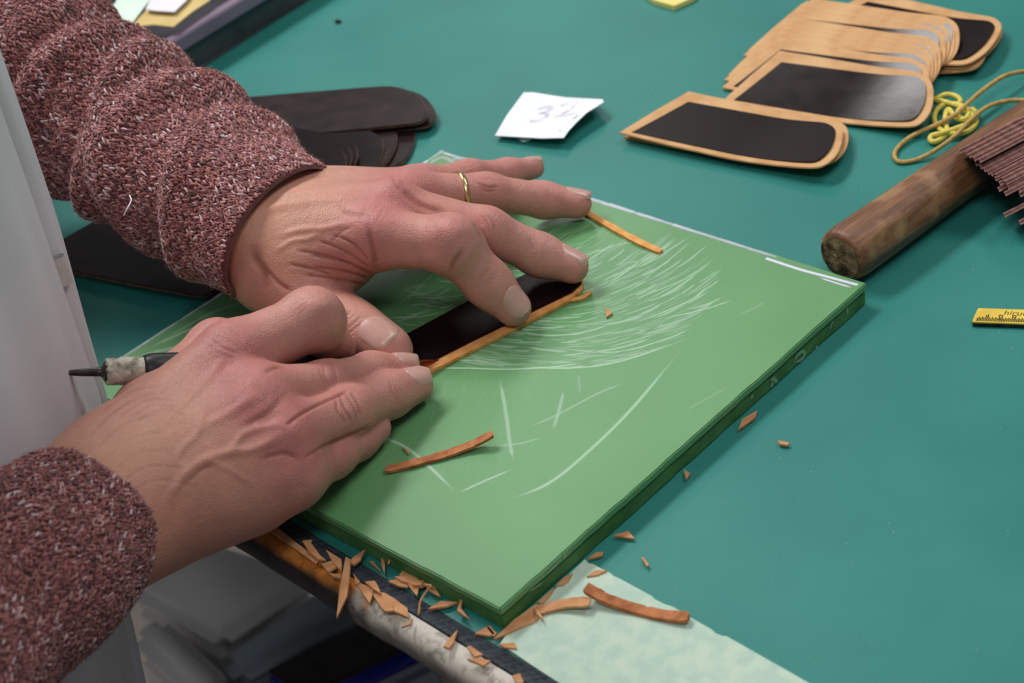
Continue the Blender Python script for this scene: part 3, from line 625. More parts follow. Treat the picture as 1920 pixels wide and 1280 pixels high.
person = empty('person', BODY_C * [1, 1, 0] + ZUP * -0.25, 'person in a red-brown knit sweater and white apron cutting leather with both hands', 'person')
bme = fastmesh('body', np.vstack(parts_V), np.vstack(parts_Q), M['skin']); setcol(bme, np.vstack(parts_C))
body = link('body', bme, person); tag(body, 'bare hands, the left one flat on the leather, the right one holding a knife')
V, Q = SW.mesh_data(0.006); sme_ = fastmesh('sweater', V, Q, M['knit']); setcol(sme_, np.array(srgb(130, 70, 69)) * rng.uniform(0.7, 1.3, (len(V), 1))); tag(link('sweater', sme_, person), 'red-brown sweater shoulders')

# fingernails: thin curved plates laid on the finger ends
def nail(hd, joints, hint, length, width, back=0.78, drop=0.0, lab=None):
    P1, P2 = joints[-2], joints[-1]; ax = nrm(P2 - P1); n = nrm(np.asarray(hint, float) - ax * np.dot(hint, ax)); sd = np.cross(ax, n); L_ = length / 1000; W = width / 2000
    nu, nv = 15, 13; G = np.zeros((nu, nv, 3))
    us = np.linspace(0, 1, nu); pts = []
    for i, u in enumerate(us):
        wv = W * (math.sqrt(max(0.02, 1 - ((0.3 - u) / 0.3) ** 2)) if u < 0.3 else 1.0) * (math.sqrt(max(0.05, 1 - ((u - 0.78) / 0.25) ** 2)) if u > 0.78 else 1)
        wv = max(wv, W * 0.25)
        for v in np.linspace(-1, 1, nv): pts.append(P2 + ax * L_ * (u - back) + sd * wv * v + n * 0.02)
    pts = np.array(pts); t = np.zeros(len(pts))
    for _ in range(40): t = np.minimum(t + hd.eval(pts - n * t[:, None]) * 0.9, 0.02 - 0.002)
    t = t.reshape(nu, nv)
    for i in range(nu):     # keep the plate gently arched past the fingertip
        c = t[i, nv // 2]; lim = c + W * 0.85 * np.abs(np.linspace(-1, 1, nv)) ** 2; t[i] = np.minimum(t[i], lim)
    k0 = int(nu * 0.55); sl = (t[k0, nv // 2] - t[k0 - 4, nv // 2]) / 4
    for i in range(k0 + 1, nu):
        lim = t[k0] + (sl * 1.0 + 0.00006) * (i - k0); t[i] = np.minimum(t[i], lim)
    S = (pts - n * (t.ravel())[:, None]).reshape(nu, nv, 3)
    vv = np.linspace(-1, 1, nv); lift = 0.00035 * (1 - 0.85 * np.abs(vv) ** 6)[None, :] * np.clip(us * 5, 0.1, 1)[:, None]
    top = S + n * lift[..., None]; bot = S - n * 0.0008
    V = np.vstack([top.reshape(-1, 3), bot.reshape(-1, 3)]); F = []; mi = []
    for i in range(nu - 1):
        for j in range(nv - 1): a = i * nv + j; F.append((a, a + 1, a + nv + 1, a + nv)); mi.append(1 if i >= nu - 2 else 0)
    K = nu * nv; ring = [(0, j) for j in range(nv)] + [(i, nv - 1) for i in range(1, nu)] + [(nu - 1, j) for j in range(nv - 2, -1, -1)] + [(i, 0) for i in range(nu - 2, 0, -1)]
    r_ = [i * nv + j for i, j in ring]
    for q in range(len(r_)): a, b = r_[q], r_[(q + 1) % len(r_)]; F.append((a, a + K, b + K, b)); mi.append(1 if max(a, b) >= (nu - 2) * nv else 0)
    me = mesh('fingernail', V, F, [M['nail'], M['nail_tip']], True); me.polygons.foreach_set('material_index', mi)
    bm = bmesh.new(); bm.from_mesh(me); bmesh.ops.recalc_face_normals(bm, faces=bm.faces[:]); bm.to_mesh(me); bm.free()
    return link('fingernail', me, body)
nail(LH, JL['index'], (0.25, -0.5, 0.75), 12.5, 11, 0.62); nail(LH, JL['middle'], (0.1, 0.25, 0.9), 12.5, 10.5, 0.55); nail(LH, JL['ring'], (0, 0.35, 0.9), 11.5, 9.5, 0.5)
nail(LH, JL['pinky'], (0, 0.3, 0.9), 9, 7.5, 0.5); nail(LH, JL['thumb'], (0.2, -0.45, 0.8), 14.5, 14, 0.62)
nail(RH, JR['middle'], (0.35, 0.2, 0.8), 11, 10, 0.5); nail(RH, JR['ring'], (0.35, -0.05, 0.85), 11, 11, 0.5); nail(RH, JR['index'], (0.7, -0.1, 0.6), 10, 9.5, 0.55)
# wedding ring
def ring_me():
    a, b = JL['ring'][0], JL['ring'][1]; ax = nrm(b - a); c = a + (b - a) * 0.62; rad = 0.0092; u = nrm(np.cross(ax, [0, 0, 1])); v = np.cross(ax, u); V = []; n = 48
    prof = [(-0.0012, 0), (-0.0010, 0.0006), (0, 0.0008), (0.0010, 0.0006), (0.0012, 0), (0, -0.0004)]
    for i in range(n):
        t = 2 * math.pi * i / n
        for h, r in prof: V.append(c + ax * h + (rad + r) * (math.cos(t) * u + math.sin(t) * v))
    m_ = len(prof); F = [(i * m_ + j, i * m_ + (j + 1) % m_, ((i + 1) % n) * m_ + (j + 1) % m_, ((i + 1) % n) * m_ + j) for i in range(n) for j in range(m_)]
    return mesh('finger_ring', V, F, M['gold'], True)
tag(link('finger_ring', ring_me(), person), 'narrow gold ring on the left ring finger')

# ------------------------------------------------------------------ sweater sleeves and apron
def sleeve_surface(path, frame_up, rad, ell, folds):
    """returns f(s, th) -> points, with s in metres along the sleeve from the cuff"""
    P = catmull(path, 24); seg = np.linalg.norm(np.diff(P, axis=0), axis=1); S = np.concatenate([[0], np.cumsum(seg)])
    T = np.gradient(P, axis=0); T /= np.linalg.norm(T, axis=1)[:, None]
    U = np.array([nrm(np.asarray(frame_up) - t * np.dot(frame_up, t)) for t in T]); W = np.cross(T, U)
    def f(s, th):
        s = np.asarray(s, float); th = np.asarray(th, float); sc = np.clip(s, 0, S[-1])
        c = np.stack([np.interp(sc, S, P[:, k]) for k in range(3)], -1); u = np.stack([np.interp(sc, S, U[:, k]) for k in range(3)], -1); v = np.stack([np.interp(sc, S, W[:, k]) for k in range(3)], -1)
        r = rad(s) + folds(s, th)
        return c + u * (r * np.cos(th) * ell[0])[..., None] + v * (r * np.sin(th) * ell[1])[..., None]
    return f, S[-1]
knit_cols = np.array([srgb(146, 80, 79), srgb(170, 104, 101), srgb(116, 58, 57), srgb(86, 42, 43), srgb(196, 146, 145), srgb(214, 188, 192), srgb(168, 104, 92)]); knit_p = np.array([0.26, 0.25, 0.17, 0.09, 0.12, 0.05, 0.06])
def loz():
    n = 5; V = [(-1, 0, 0)]
    for x, r in ((-0.5, 0.82), (0.5, 0.82)):
        for k in range(n): a = 2 * math.pi * k / n; V.append((x, r * math.cos(a), r * math.sin(a)))
    V.append((1, 0, 0)); F = []
    for k in range(n):
        k2 = (k + 1) % n; F += [(0, 1 + k2, 1 + k), (1 + k, 1 + k2, 1 + n + k2), (1 + k, 1 + n + k2, 1 + n + k), (1 + n + k, 1 + n + k2, 1 + 2 * n)]
    return np.array(V), np.array(F)
LV, LF = loz()
def stitches(f, length, circ, seed, s_gap=0.0022, w_gap=0.0026, big=0.76):
    r = np.random.default_rng(seed); ns = int(length / s_gap); nt = int(circ / w_gap); C0 = []; A = []; Bv = []; N0 = []
    s, t = np.meshgrid((np.arange(ns) + 0.5) * s_gap, np.arange(nt) * 2 * math.pi / nt, indexing='ij')
    allV = []; allC = []
    for sgn in (-1, 1):
        ss = s + r.normal(0, 0.0005, s.shape); tt = t + sgn * (0.26 * 2 * math.pi / nt) + r.normal(0, 0.1 * 2 * math.pi / nt, s.shape)
        p = f(ss, tt); ds = f(ss + 0.001, tt) - p; dt = f(ss, tt + 0.02) - p
        ds /= np.linalg.norm(ds, axis=-1, keepdims=True); dt /= np.linalg.norm(dt, axis=-1, keepdims=True); nn = np.cross(dt, ds); nn /= np.linalg.norm(nn, axis=-1, keepdims=True)
        cen = f(length / 2 + 0 * ss, tt); 
        p, ds, dt, nn = [x.reshape(-1, 3) for x in (p, ds, dt, nn)]; k = len(p)
        ang = sgn * r.normal(0.42, 0.2, k); ax = ds * np.cos(ang)[:, None] + dt * np.sin(ang)[:, None] + nn * r.normal(0.0, 0.16, k)[:, None]
        sd = np.cross(nn, ax); sd /= np.linalg.norm(sd, axis=1)[:, None]
        ln = (0.0024 * big * r.uniform(0.75, 1.3, k))[:, None]; wd = (0.00095 * big * r.uniform(0.7, 1.25, k))[:, None]
        q = p + nn * 0.0004 * r.uniform(0.2, 1.8, k)[:, None]
        V = q[:, None, :] + ax[:, None, :] * LV[None, :, 0:1] * ln[:, None] + sd[:, None, :] * LV[None, :, 1:2] * wd[:, None] + nn[:, None, :] * LV[None, :, 2:3] * wd[:, None] * 0.8
        # neighbouring stitches share a yarn colour in short runs
        run = r.choice(len(knit_cols), size=(s.shape[0] , s.shape[1] // 2 + 1), p=knit_p); run = np.repeat(run, 2, axis=1)[:, :s.shape[1]]; alt = r.choice(len(knit_cols), size=s.shape, p=knit_p)
        ci = np.where(r.random(s.shape) < 0.45, run, alt).ravel(); c = knit_cols[ci] * r.uniform(0.8, 1.18, k)[:, None]
        allV.append(V.reshape(-1, 3)); allC.append(np.repeat(c, len(LV), axis=0))
    V = np.vstack(allV); C = np.vstack(allC); K = len(V) // len(LV)
    F = (LF[None] + (np.arange(K) * len(LV))[:, None, None]).reshape(-1, 3); return V, F, C
def fuzz(f, length, n, seed):
    r = np.random.default_rng(seed); s = r.uniform(0, length, n); t = r.uniform(0, 6.283, n); p = f(s, t); ds = nrmv(f(s + 0.001, t) - p); dt = nrmv(f(s, t + 0.02) - p); nn = nrmv(np.cross(dt, ds))
    d = nrmv(nn * r.uniform(0.2, 0.9, n)[:, None] + ds * r.normal(0, 0.8, n)[:, None] + dt * r.normal(0, 0.8, n)[:, None]); L_ = r.uniform(0.0012, 0.0034, n)[:, None]
    sd = nrmv(np.cross(d, nn)) * 0.00006; b = p + nn * 0.0006; bend = nrmv(r.normal(0, 1, (n, 3))) * L_ * 0.25
    V = np.stack([b - sd, b + sd, b + d * L_ * 0.5 + bend + sd * 0.8, b + d * L_ * 0.5 + bend - sd * 0.8, b + d * L_], 1).reshape(-1, 3); i = np.arange(n) * 5
    F = np.vstack([np.stack([i, i + 1, i + 2], 1), np.stack([i, i + 2, i + 3], 1), np.stack([i + 3, i + 2, i + 4], 1)])
    c = knit_cols[r.choice([1, 4, 5, 0], n, p=[.35, .3, .1, .25])]; return V, F, np.repeat(c, 5, axis=0)
def nrmv(v): return v / (np.linalg.norm(v, axis=-1, keepdims=True) + 1e-12)
def build_sleeve(name, path, up, rad, ell, folds, length, seed, lab, nfuzz, cuff=lambda t: 0 * t, fine=1.0):
    f, total = sleeve_surface(path, up, rad, ell, folds); length = min(length, total)
    ns, nt = int(length / 0.0025), 150; s, t = np.meshgrid(np.linspace(0, 1, ns), np.arange(nt) * 2 * math.pi / nt, indexing='ij'); s = cuff(t) + (length - cuff(t)) * s
    outer = f(s, t); cen = outer.mean(1, keepdims=True); inner = [cen[0] + (outer[0] - cen[0]) * k + (outer[3] - outer[0]).mean(0) * d for k, d in ((0.965, -0.25), (0.93, 0.3), (0.92, 3), (0.90, 8))]
    G = np.concatenate([np.array(inner)[::-1], outer], 0); n0 = len(G); V = G.reshape(-1, 3)
    i, j = np.meshgrid(np.arange(n0 - 1), np.arange(nt), indexing='ij'); j2 = (j + 1) % nt
    F = np.stack([i * nt + j, i * nt + j2, (i + 1) * nt + j2, (i + 1) * nt + j], -1).reshape(-1, 4)
    me = fastmesh(name, V, F, M['knit']); r = np.random.default_rng(seed + 5); setcol(me, np.array(srgb(104, 52, 52)) * r.uniform(0.75, 1.2, (len(V), 1)))
    o = link(name, me, person); tag(o, lab)
    circ = np.linalg.norm(np.diff(np.vstack([outer[ns // 3], outer[ns // 3][:1]]), axis=0), axis=1).sum()
    SV, SF, SC = stitches(lambda s, t: f(cuff(t) + s * (length - cuff(t)) / length, t), length, circ, seed, 0.0022 * fine, 0.0026 * fine, 0.76 * fine); sme = fastmesh('knit_stitches', SV, SF, M['knit']); setcol(sme, SC); so = link('knit_stitches', sme, o); so['kind'] = 'stuff'
    FV, FF, FC = fuzz(lambda s, t: f(cuff(t) + s * (length - cuff(t)) / length, t), length, nfuzz, seed + 1); fme = fastmesh('wool_fuzz', FV, FF, M['knit'], False); setcol(fme, FC); fo = link('wool_fuzz', fme, o); fo['kind'] = 'stuff'
    return o, f
# left sleeve: bunched up the forearm in diagonal rolls
def radL(s): return np.interp(s, [0, 0.01, 0.03, 0.055, 0.09, 0.13, 0.25], [0.0295, 0.0300, 0.0310, 0.0330, 0.0350, 0.036, 0.040])
def foldL(s, t):
    out = np.zeros(np.broadcast(s, t).shape)
    for s0, amp, wd, sl, ph in ((0.050, 0.0042, 0.010, 0.010, 0.4), (0.083, 0.0058, 0.011, 0.013, 0.9), (0.112, 0.0060, 0.010, 0.014, 0.2), (0.138, 0.0056, 0.010, 0.012, 1.1), (0.166, 0.005, 0.011, 0.012, 0.6)):
        c = s0 + sl * np.sin(t + ph) + 0.004 * np.sin(2 * t + ph * 3); d = (s - c) / wd
        out = out + amp * np.exp(-d * d) - amp * 0.55 * np.exp(-((d - 1.25) ** 2) * 2.5)
    out = out + 0.0012 * np.sin(3 * t + s * 60) * np.clip(s / 0.03, 0, 1) - 0.0008 * np.exp(-((s - 0.012) / 0.006) ** 2)
    out = out + 0.0065 * np.clip(-np.sin(t - 0.35), 0, 1) ** 1.5 * np.exp(-(s / 0.055) ** 2)
    return out
slL, fL = build_sleeve('sweater_sleeve', pathL, ZUP, radL, (0.88, 1.14), foldL, 0.24, 11, 'bunched red-brown flecked wool sleeve on the left arm', 18000, lambda t: 0.004 + 0.006 * (1 + 0.95 * np.sin(t + 0.45)), fine=0.9)
def radR(s): return np.interp(s, [0, 0.012, 0.03, 0.06, 0.1, 0.25], [0.0295, 0.0310, 0.0330, 0.0355, 0.040, 0.046])
def foldR(s, t):
    return 0.0010 * np.sin(2 * t + s * 40) * np.clip(s / 0.03, 0, 1) + 0.0014 * np.sin(s * 95 + 0.8 * np.sin(t)) * np.clip(s / 0.05, 0, 1) + 0.0006 * np.sin(5 * t + 1)
slR, fR = build_sleeve('sweater_sleeve', pathR, ZUP, radR, (0.92, 1.06), foldR, 0.19, 21, 'red-brown flecked wool sleeve on the right arm', 14000, fine=0.8)
th_ = [at(243, 366, 0.078), at(246, 376, 0.080), at(238, 392, 0.079), at(232, 404, 0.076)]
link('loose_thread', tube('loose_thread', catmull(th_, 6), 0.0003, M['paper'], 6), slL)

# apron: a closed cloth shell round the trunk, its front at the table edge
def apron_pt(th, z, extra=0.0):
    """th = 0 faces the table"""
    fz = np.interp(z, [-0.45, -0.3, -0.16, -0.08, -0.02, 0.03, 0.1, 0.2, 0.3, 0.42], [-0.05, -0.045, -0.038, -0.026, -0.008, 0.0, 0.003, 0.005, 0.004, -0.006])
    g = min(1, max(0, ((1 - math.cos(th)) / 2 - 0.15) / 0.45)); a, b = 0.09 + 0.08 * g * g * (3 - 2 * g) + fz * 0.4 + extra, 0.15 + fz + extra
    fold = 0.0016 * math.sin(th * 11 + z * 6) * min(1, abs(z) * 8 + 0.2) + 0.001 * math.sin(th * 23 - z * 14)
    return AC + ED * (a + fold) * math.sin(th) - NO * (b + fold) * math.cos(th) + ZUP * z
zs = np.linspace(-0.45, 0.36, 82); ths = np.linspace(-math.pi, math.pi, 160, endpoint=False)
V = [apron_pt(t, z) for z in zs for t in ths]; nt = len(ths)
F = [(i * nt + j, i * nt + (j + 1) % nt, (i + 1) * nt + (j + 1) % nt, (i + 1) * nt + j) for i in range(len(zs) - 1) for j in range(nt)] + [tuple((len(zs) - 1) * nt + j for j in range(nt))]
ap = link('apron', mesh('apron', V, F, M['apron'], True), person); tag(ap, 'white cotton apron hanging at the table edge')
def cloth_strip(name, thf, z0, z1, w0, lift, mat, n=60, thick=0.0012):
    V = []
    for z in np.linspace(z0, z1, n):
        t0 = thf(z)
        for k, (dt, ex) in enumerate(((-w0, 0.0005), (-w0, lift), (-w0 * 0.3, lift + 0.0008), (w0 * 0.5, lift + 0.0006), (w0, lift), (w0, -0.001))): V.append(apron_pt(t0 + dt, z, ex))
    F = [(i * 6 + j, i * 6 + j + 1, i * 6 + 7 + j, i * 6 + 6 + j) for i in range(n - 1) for j in range(5)]
    return mesh(name, V, F, mat, True)
link('placket', cloth_strip('placket', lambda z: 0.20 + 0.02 * math.sin(z * 40), -0.12, 0.34, 0.085, 0.0028, M['apron']), ap)
M['loop'] = noise_mat('clear_tab', srgb(206, 206, 200), srgb(222, 222, 216), 100, 2, 0.3)
link('button_tab', cloth_strip('button_tab', lambda z: 0.3, 0.080, 0.092, 0.018, 0.0036, M['loop'], 8), ap)

# ------------------------------------------------------------------ leather under the hands, knife
def seg_at(P, z): return [at(x, y, z) for x, y in P]
work = empty('leather_piece', at(930, 600, ZB), 'dark glossy leather tongue with a tan edge being trimmed under the fingers', 'leather piece')
tan_out = [(700, 664), (742, 640), (885, 563), (1010, 505), (1060, 500), (1084, 508), (1093, 524), (1092, 541), (1065, 563), (1000, 597), (900, 648), (840, 679), (795, 702), (745, 712)]
dark_out = [(702, 660), (742, 636), (885, 559), (1010, 502), (1058, 497), (1080, 504), (1090, 519), (1089, 530), (1072, 545), (1000, 580), (900, 629), (840, 659), (795, 682), (740, 700)]
tag(link('tan_backing', prism('tan_backing', seg_at(tan_out, ZB + 0.0018), 0.0017, M['tan_edge'], 0.0002), work), 'raw tan backing layer')
tag(link('wine_layer', prism('wine_layer', seg_at([(x, y + 3.2) for x, y in dark_out], ZB + 0.0022), 0.0004, M['wine_edge']), work), 'wine red middle line')
tag(link('dark_face', prism('dark_face', seg_at(dark_out, ZB + 0.0029), 0.0008, M['dark_flat'], 0.0002), work), 'dark glossy leather face')

k_tip = at(123, 699, 0.064); k_end = at(742, 681, ZB + 0.0105); kd = nrm(k_end - k_tip); kl = np.linalg.norm(k_end - k_tip)
knife = empty('skiving_knife', k_end, 'slim knife with cloth-wrapped handle and steel spike held in the right hand', 'knife')
def kp(px): 
    a, b = proj(k_tip), proj(k_end); t = (px - a[0]) / (b[0] - a[0]); return k_tip + (k_end - k_tip) * t
def rod(name, xs, rs, mat, seg=14): return tube(name, catmull([kp(x) for x in xs], 4), np.interp(np.linspace(0, 1, (len(xs) - 1) * 4 + 1), np.linspace(0, 1, len(xs)), rs), mat, seg)
link('steel_spike', rod('steel_spike', [123, 128, 150, 183, 190, 198, 206], [0.0004, 0.0009, 0.0014, 0.0017, 0.0036, 0.0040, 0.0040], M['steel']), knife)
tv = rod('cloth_wrap', [193, 194, 205, 225, 245, 262, 263], [0.0010, 0.0048, 0.0051, 0.0050, 0.0052, 0.0050, 0.0010], M['tape'], 24)
r_ = np.random.default_rng(4)
for v in tv.vertices: v.co += Vector(r_.normal(0, 0.00022, 3))
link('cloth_wrap', tv, knife)
link('black_grip', rod('black_grip', [258, 262, 280, 330, 420, 520, 600, 640], [0.003, 0.0058, 0.0066, 0.0066, 0.0060, 0.0054, 0.0044, 0.0030], M['black_plastic'], 20), knife)
link('steel_neck', rod('steel_neck', [620, 660, 700, 730], [0.0030, 0.0028, 0.0026, 0.0018], M['steel'], 14), knife)
b0 = [(712, 676), (735, 674), (770, 675), (824, 674), (792, 694), (765, 688), (735, 684), (712, 686)]
zb_ = [0.0105, 0.010, 0.0085, 0.0038, 0.0040, 0.0055, 0.0075, 0.009]
BV = [at(x, y, ZB + z) for (x, y), z in zip(b0, zb_)]; nb = len(BV); bn = nrm(np.cross(BV[2] - BV[0], BV[5] - BV[0])) * 0.0003
V = BV + [p - bn for p in BV]; F = [tuple(range(nb)), tuple(range(2 * nb - 1, nb - 1, -1))] + [(i, i + nb, (i + 1) % nb + nb, (i + 1) % nb) for i in range(nb)]
tag(link('blade', mesh('blade', V, F, M['blade_reflection']), knife), 'thin blade tip coloured with the reflection of the leather')

# ------------------------------------------------------------------ leather tongues in piles
def local_shape(px, z, tilt=None):
    P = np.array([at(x, y, z) for x, y in px]); return P
base_px = [(1340, 184), (1405, 141), (1477, 96), (1560, 109), (1660, 126), (1722, 137), (1741, 146), (1752, 160), (1753, 180), (1745, 208), (1731, 228), (1712, 241), (1690, 243), (1640, 236), (1538, 221), (1430, 202)]
ins_px = [(1364, 181), (1420, 148), (1475, 115), (1560, 126), (1660, 139), (1712, 145), (1730, 151), (1740, 163), (1738, 182), (1730, 203), (1716, 221), (1700, 231), (1680, 231), (1630, 224), (1538, 210), (1440, 194)]
PB = local_shape(base_px, 0.001); PI = local_shape(ins_px, 0.0015); PC = PB.mean(0)
xdir = nrm(PB[5] - PB[2]); ydir = nrm(np.cross([0, 0, 1], xdir))
def to_loc(P): d = P - PC; return np.stack([d @ xdir, d @ ydir], 1)
SB_, SI_ = to_loc(PB), to_loc(PI)
print('tongue size', np.ptp(SB_, axis=0))
def shape_me(name, S, z0, z1, mat, bevel, droop=0.0):
    S2 = []                                     # round the outline, slice it and curl the rounded end up a little
    for k in range(len(S)):
        S2.append(S[k])
        if 4 <= k <= 12: a, b, c, d = S[k - 1], S[k], S[(k + 1) % len(S)], S[(k + 2) % len(S)]; S2.append((9 * (b + c) - a - d) / 16)
    me = prism(name, [(*p, z1) for p in S2], z1 - z0, mat, bevel, False); bm = bmesh.new(); bm.from_mesh(me)
    x0, x1 = float(S[:, 0].min()), float(S[:, 0].max())
    for x in np.linspace(x0, x1, 22)[1:-1]: bmesh.ops.bisect_plane(bm, geom=bm.verts[:] + bm.edges[:] + bm.faces[:], plane_co=(float(x), 0, 0), plane_no=(1, 0, 0))
    for v in bm.verts: t = (v.co.x - x0) / (x1 - x0); v.co.z += droop * max(0, t - 0.52) ** 2 / 0.23
    bmesh.ops.triangulate(bm, faces=[f for f in bm.faces if len(f.verts) > 4]); bm.normal_update()
    for f in bm.faces: f.smooth = True
    for e in bm.edges: e.smooth = len(e.link_faces) == 2 and e.calc_face_angle(0) < 0.25
    bm.to_mesh(me); bm.free()
    return me
tan_me = shape_me('tan_base', SB_, 0.0, 0.0010, M['tan'], 0.0003, 0.0048); ins_me = shape_me('dark_panel', SI_, 0.0009, 0.00125, M['dark'], 0.00015, 0.0048)
ins_flat = shape_me('dark_panel_satin', SI_, 0.0009, 0.00125, M['dark_flat'], 0.00015, 0.0048)
def piece(name, mat4, label, group, kind='tan', sx=1.0, sy=1.0):
    o = empty(name, (0, 0, 0), label, 'leather piece', group); o.matrix_world = mat4 @ Matrix.Diagonal((sx, sy, 1, 1))
    if kind == 'tan':
        a = bpy.data.objects.new('tan_base', tan_me); b = bpy.data.objects.new('dark_panel', ins_me)
    elif kind == 'tanflat':
        a = bpy.data.objects.new('tan_base', tan_me); b = bpy.data.objects.new('dark_panel', ins_flat)
    else:
        a = bpy.data.objects.new('edge', darkedge_me); b = bpy.data.objects.new('face', darkface_me if kind == 'dark' else darkface2_me)
    for c in (a, b): COL.objects.link(c); c.parent = o
    return o
darkedge_me = shape_me('dark_edge', SB_, 0.0, 0.0012, M['brown_edge'], 0.0002); darkface_me = shape_me('dark_face_sheet', SB_ * 0.992, 0.0011, 0.0016, M['dark_matte'], 0.0002); darkface2_me = shape_me('dark_face_gloss', SB_ * 0.992, 0.0011, 0.0016, M['dark'], 0.0002)
def frame(px, py, z, rot=0.0, tilt=0.0, roll=0.0, base=None):
    """centre seen at a pixel, lying flat, turned by rot about z, tilt about its long axis, roll about its short axis"""
    p = at(px, py, z); bx = math.atan2(xdir[1], xdir[0])
    return Matrix.Translation(Vector(p)) @ Matrix.Rotation(bx + rot, 4, 'Z') @ Matrix.Rotation(roll, 4, 'Y') @ Matrix.Rotation(tilt, 4, 'X')
cxy = proj(PC); hw = np.ptp(SB_[:, 1]) / 2
def shingle(i, px, py, rot, tilt, label, kind='tan', zc=None):
    zc = (0.0006 + hw * 0.76 * math.sin(tilt)) if zc is None else zc
    return piece('leather_tongue', frame(px, py, zc, rot, tilt), label, 'tan and black leather tongues in the upper right pile', kind, 1.0, 0.76)
TG = 'tan and black leather tongues in the upper right pile'
# front piece first, then back through the pile
specs = [(2, 6, 0.0, 0.2), (-3, -19, -0.01, 0.2), (0, -36, 0.01, 0.2), (6, -45, 0.0, 0.2), (13, -54, 0.01, 0.2), (21, -62, -0.01, 0.2), (31, -82, 0.0, 0.2), (39, -92, 0.0, 0.2), (48, -97, 0.01, 0.2), (57, -101, -0.01, 0.2)]
lab_f = ['front piece of the leather pile, its black face scratched and shining at the rounded end', 'second leather tongue of the pile, right behind the scratched front piece', 'third leather tongue from the front of the upper right pile', 'fourth leather tongue from the front of the upper right pile',
         'fifth leather tongue from the front of the upper right pile', 'sixth leather tongue from the front of the upper right pile', 'seventh leather tongue from the front of the upper right pile', 'eighth leather tongue from the front of the upper right pile', 'ninth leather tongue from the front of the upper right pile', 'tenth leather tongue, rearmost of the fanned stack in the upper right pile']
for i, (dx, dy, rot, tilt) in enumerate(specs):
    shingle(i, cxy[0] + dx, cxy[1] + dy, rot, tilt, lab_f[i])
piece('leather_tongue', frame(cxy[0] + 98, cxy[1] - 84, 0.0008, 0.16, 0.03), 'leather tongue with a shiny black end poking out right from under the fanned stack', TG)
piece('leather_tongue', frame(cxy[0] + 128, cxy[1] - 106, 0.0035, -0.16, 0.02), 'topmost of two leather tongues at the far back of the upper right pile', TG, 'tanflat')
piece('leather_tongue', frame(cxy[0] + 130, cxy[1] - 99, 0.0006, -0.20, 0.0), 'lower of two leather tongues at the far back of the upper right pile', TG, 'tanflat')
piece('leather_tongue', frame(1440, 262, 0.0042, -0.02, 0.02, 0.012), 'upper of two leather tongues lying in front of the big pile, black face up', 'pair of leather tongues in front of the pile', 'tanflat', 1.05, 0.82)
piece('leather_tongue', frame(1450, 262, 0.0008, 0.03, 0.0, 0.0), 'lower of two leather tongues in front of the big pile, mostly covered', 'pair of leather tongues in front of the pile', 'tanflat', 1.05, 0.82)

# dark brown leather pile behind the left wrist
DG = 'dark brown leather tongues piled behind the left wrist'
def dk(px, py, z, rot, label, kind='dark', tilt=0.0, roll=0.0, sx=1.0, sy=0.85): return piece('dark_leather_tongue', frame(px, py, z, rot, tilt, roll), label, DG, kind, sx, sy)
dk(640, 212, 0.0085, 0.52, 'long dark leather tongue on top of the heap, nearest the far side', tilt=0.10, sx=1.22, sy=0.7)
dk(662, 216, 0.0040, 0.48, 'dark leather tongue just under the topmost long one', tilt=0.05, sx=1.2, sy=0.75)
dk(640, 262, 0.0010, 0.10, 'dark leather tongue with the end farthest right at the bottom of the heap', sx=1.22)
dk(610, 268, 0.0034, 0.05, 'dark leather tongue second from the bottom of the dark heap', sx=1.2)
dk(582, 280, 0.0062, 0.06, 'glossy dark leather tongue catching a bright reflection at its rounded end', 'gloss', roll=0.03, sx=1.2)
dk(535, 296, 0.0092, 0.02, 'dark leather tongue in the middle of the heap by the cuff', 'gloss', sx=1.2)
dk(524, 302, 0.0112, 0.00, 'dark leather tongue second from top of the near stack by the cuff', 'gloss', sx=1.2)
dk(514, 310, 0.0132, -0.03, 'dark leather tongue on top of the near stack by the cuff', 'gloss', sx=1.2)
dk(430, 300, 0.0154, -0.06, 'dark leather tongue topmost and closest to the cuff opening', 'dark', sx=1.2)
DG = 'dark leather tongues lying in the shade under the left forearm'
dk(318, 488, 0.0040, 0.10, 'pointed black leather piece under the left forearm, upper of two', sx=1.05, sy=0.85)
dk(370, 508, 0.0010, 0.22, 'pointed black leather piece under the left forearm, lower of two beside the board', sx=1.0, sy=0.55)

# ------------------------------------------------------------------ paper scrap, sheet, card, ruler
def flat(name, px, z, th, mat, label, cat, group=None, bevel=0.0):
    o = link(name, prism(name, seg_at(px, z), th, mat, bevel)); return tag(o, label, cat, group)
def text_me(body, size, mat, origin, xd, yd, shear=0.0, bold=0.0):
    cu = bpy.data.curves.new('lettering', 'FONT'); cu.body = body; cu.size = size; cu.shear = shear; cu.extrude = 0.00003; cu.offset = bold
    ob = bpy.data.objects.new('lettering', cu); COL.objects.link(ob); dg = bpy.context.evaluated_depsgraph_get()
    me = bpy.data.meshes.new_from_object(ob.evaluated_get(dg)); bpy.data.objects.remove(ob, do_unlink=True)
    xd, yd = nrm(xd), np.asarray(yd, float); yd = nrm(yd - xd * (yd @ xd)); zd = np.cross(xd, yd)
    me.transform(Matrix(((xd[0], yd[0], zd[0], origin[0]), (xd[1], yd[1], zd[1], origin[1]), (xd[2], yd[2], zd[2], origin[2]), (0, 0, 0, 1))))
    me.materials.clear(); me.materials.append(mat); return me
ppx = [(982, 173), (1000, 173), (1058, 182), (1112, 185), (1130, 186), (1132, 191), (1118, 200), (1100, 211), (1082, 228), (1066, 245), (1057, 258), (1015, 259), (928, 254), (950, 216)]
pz = [0.0035] * 14; 
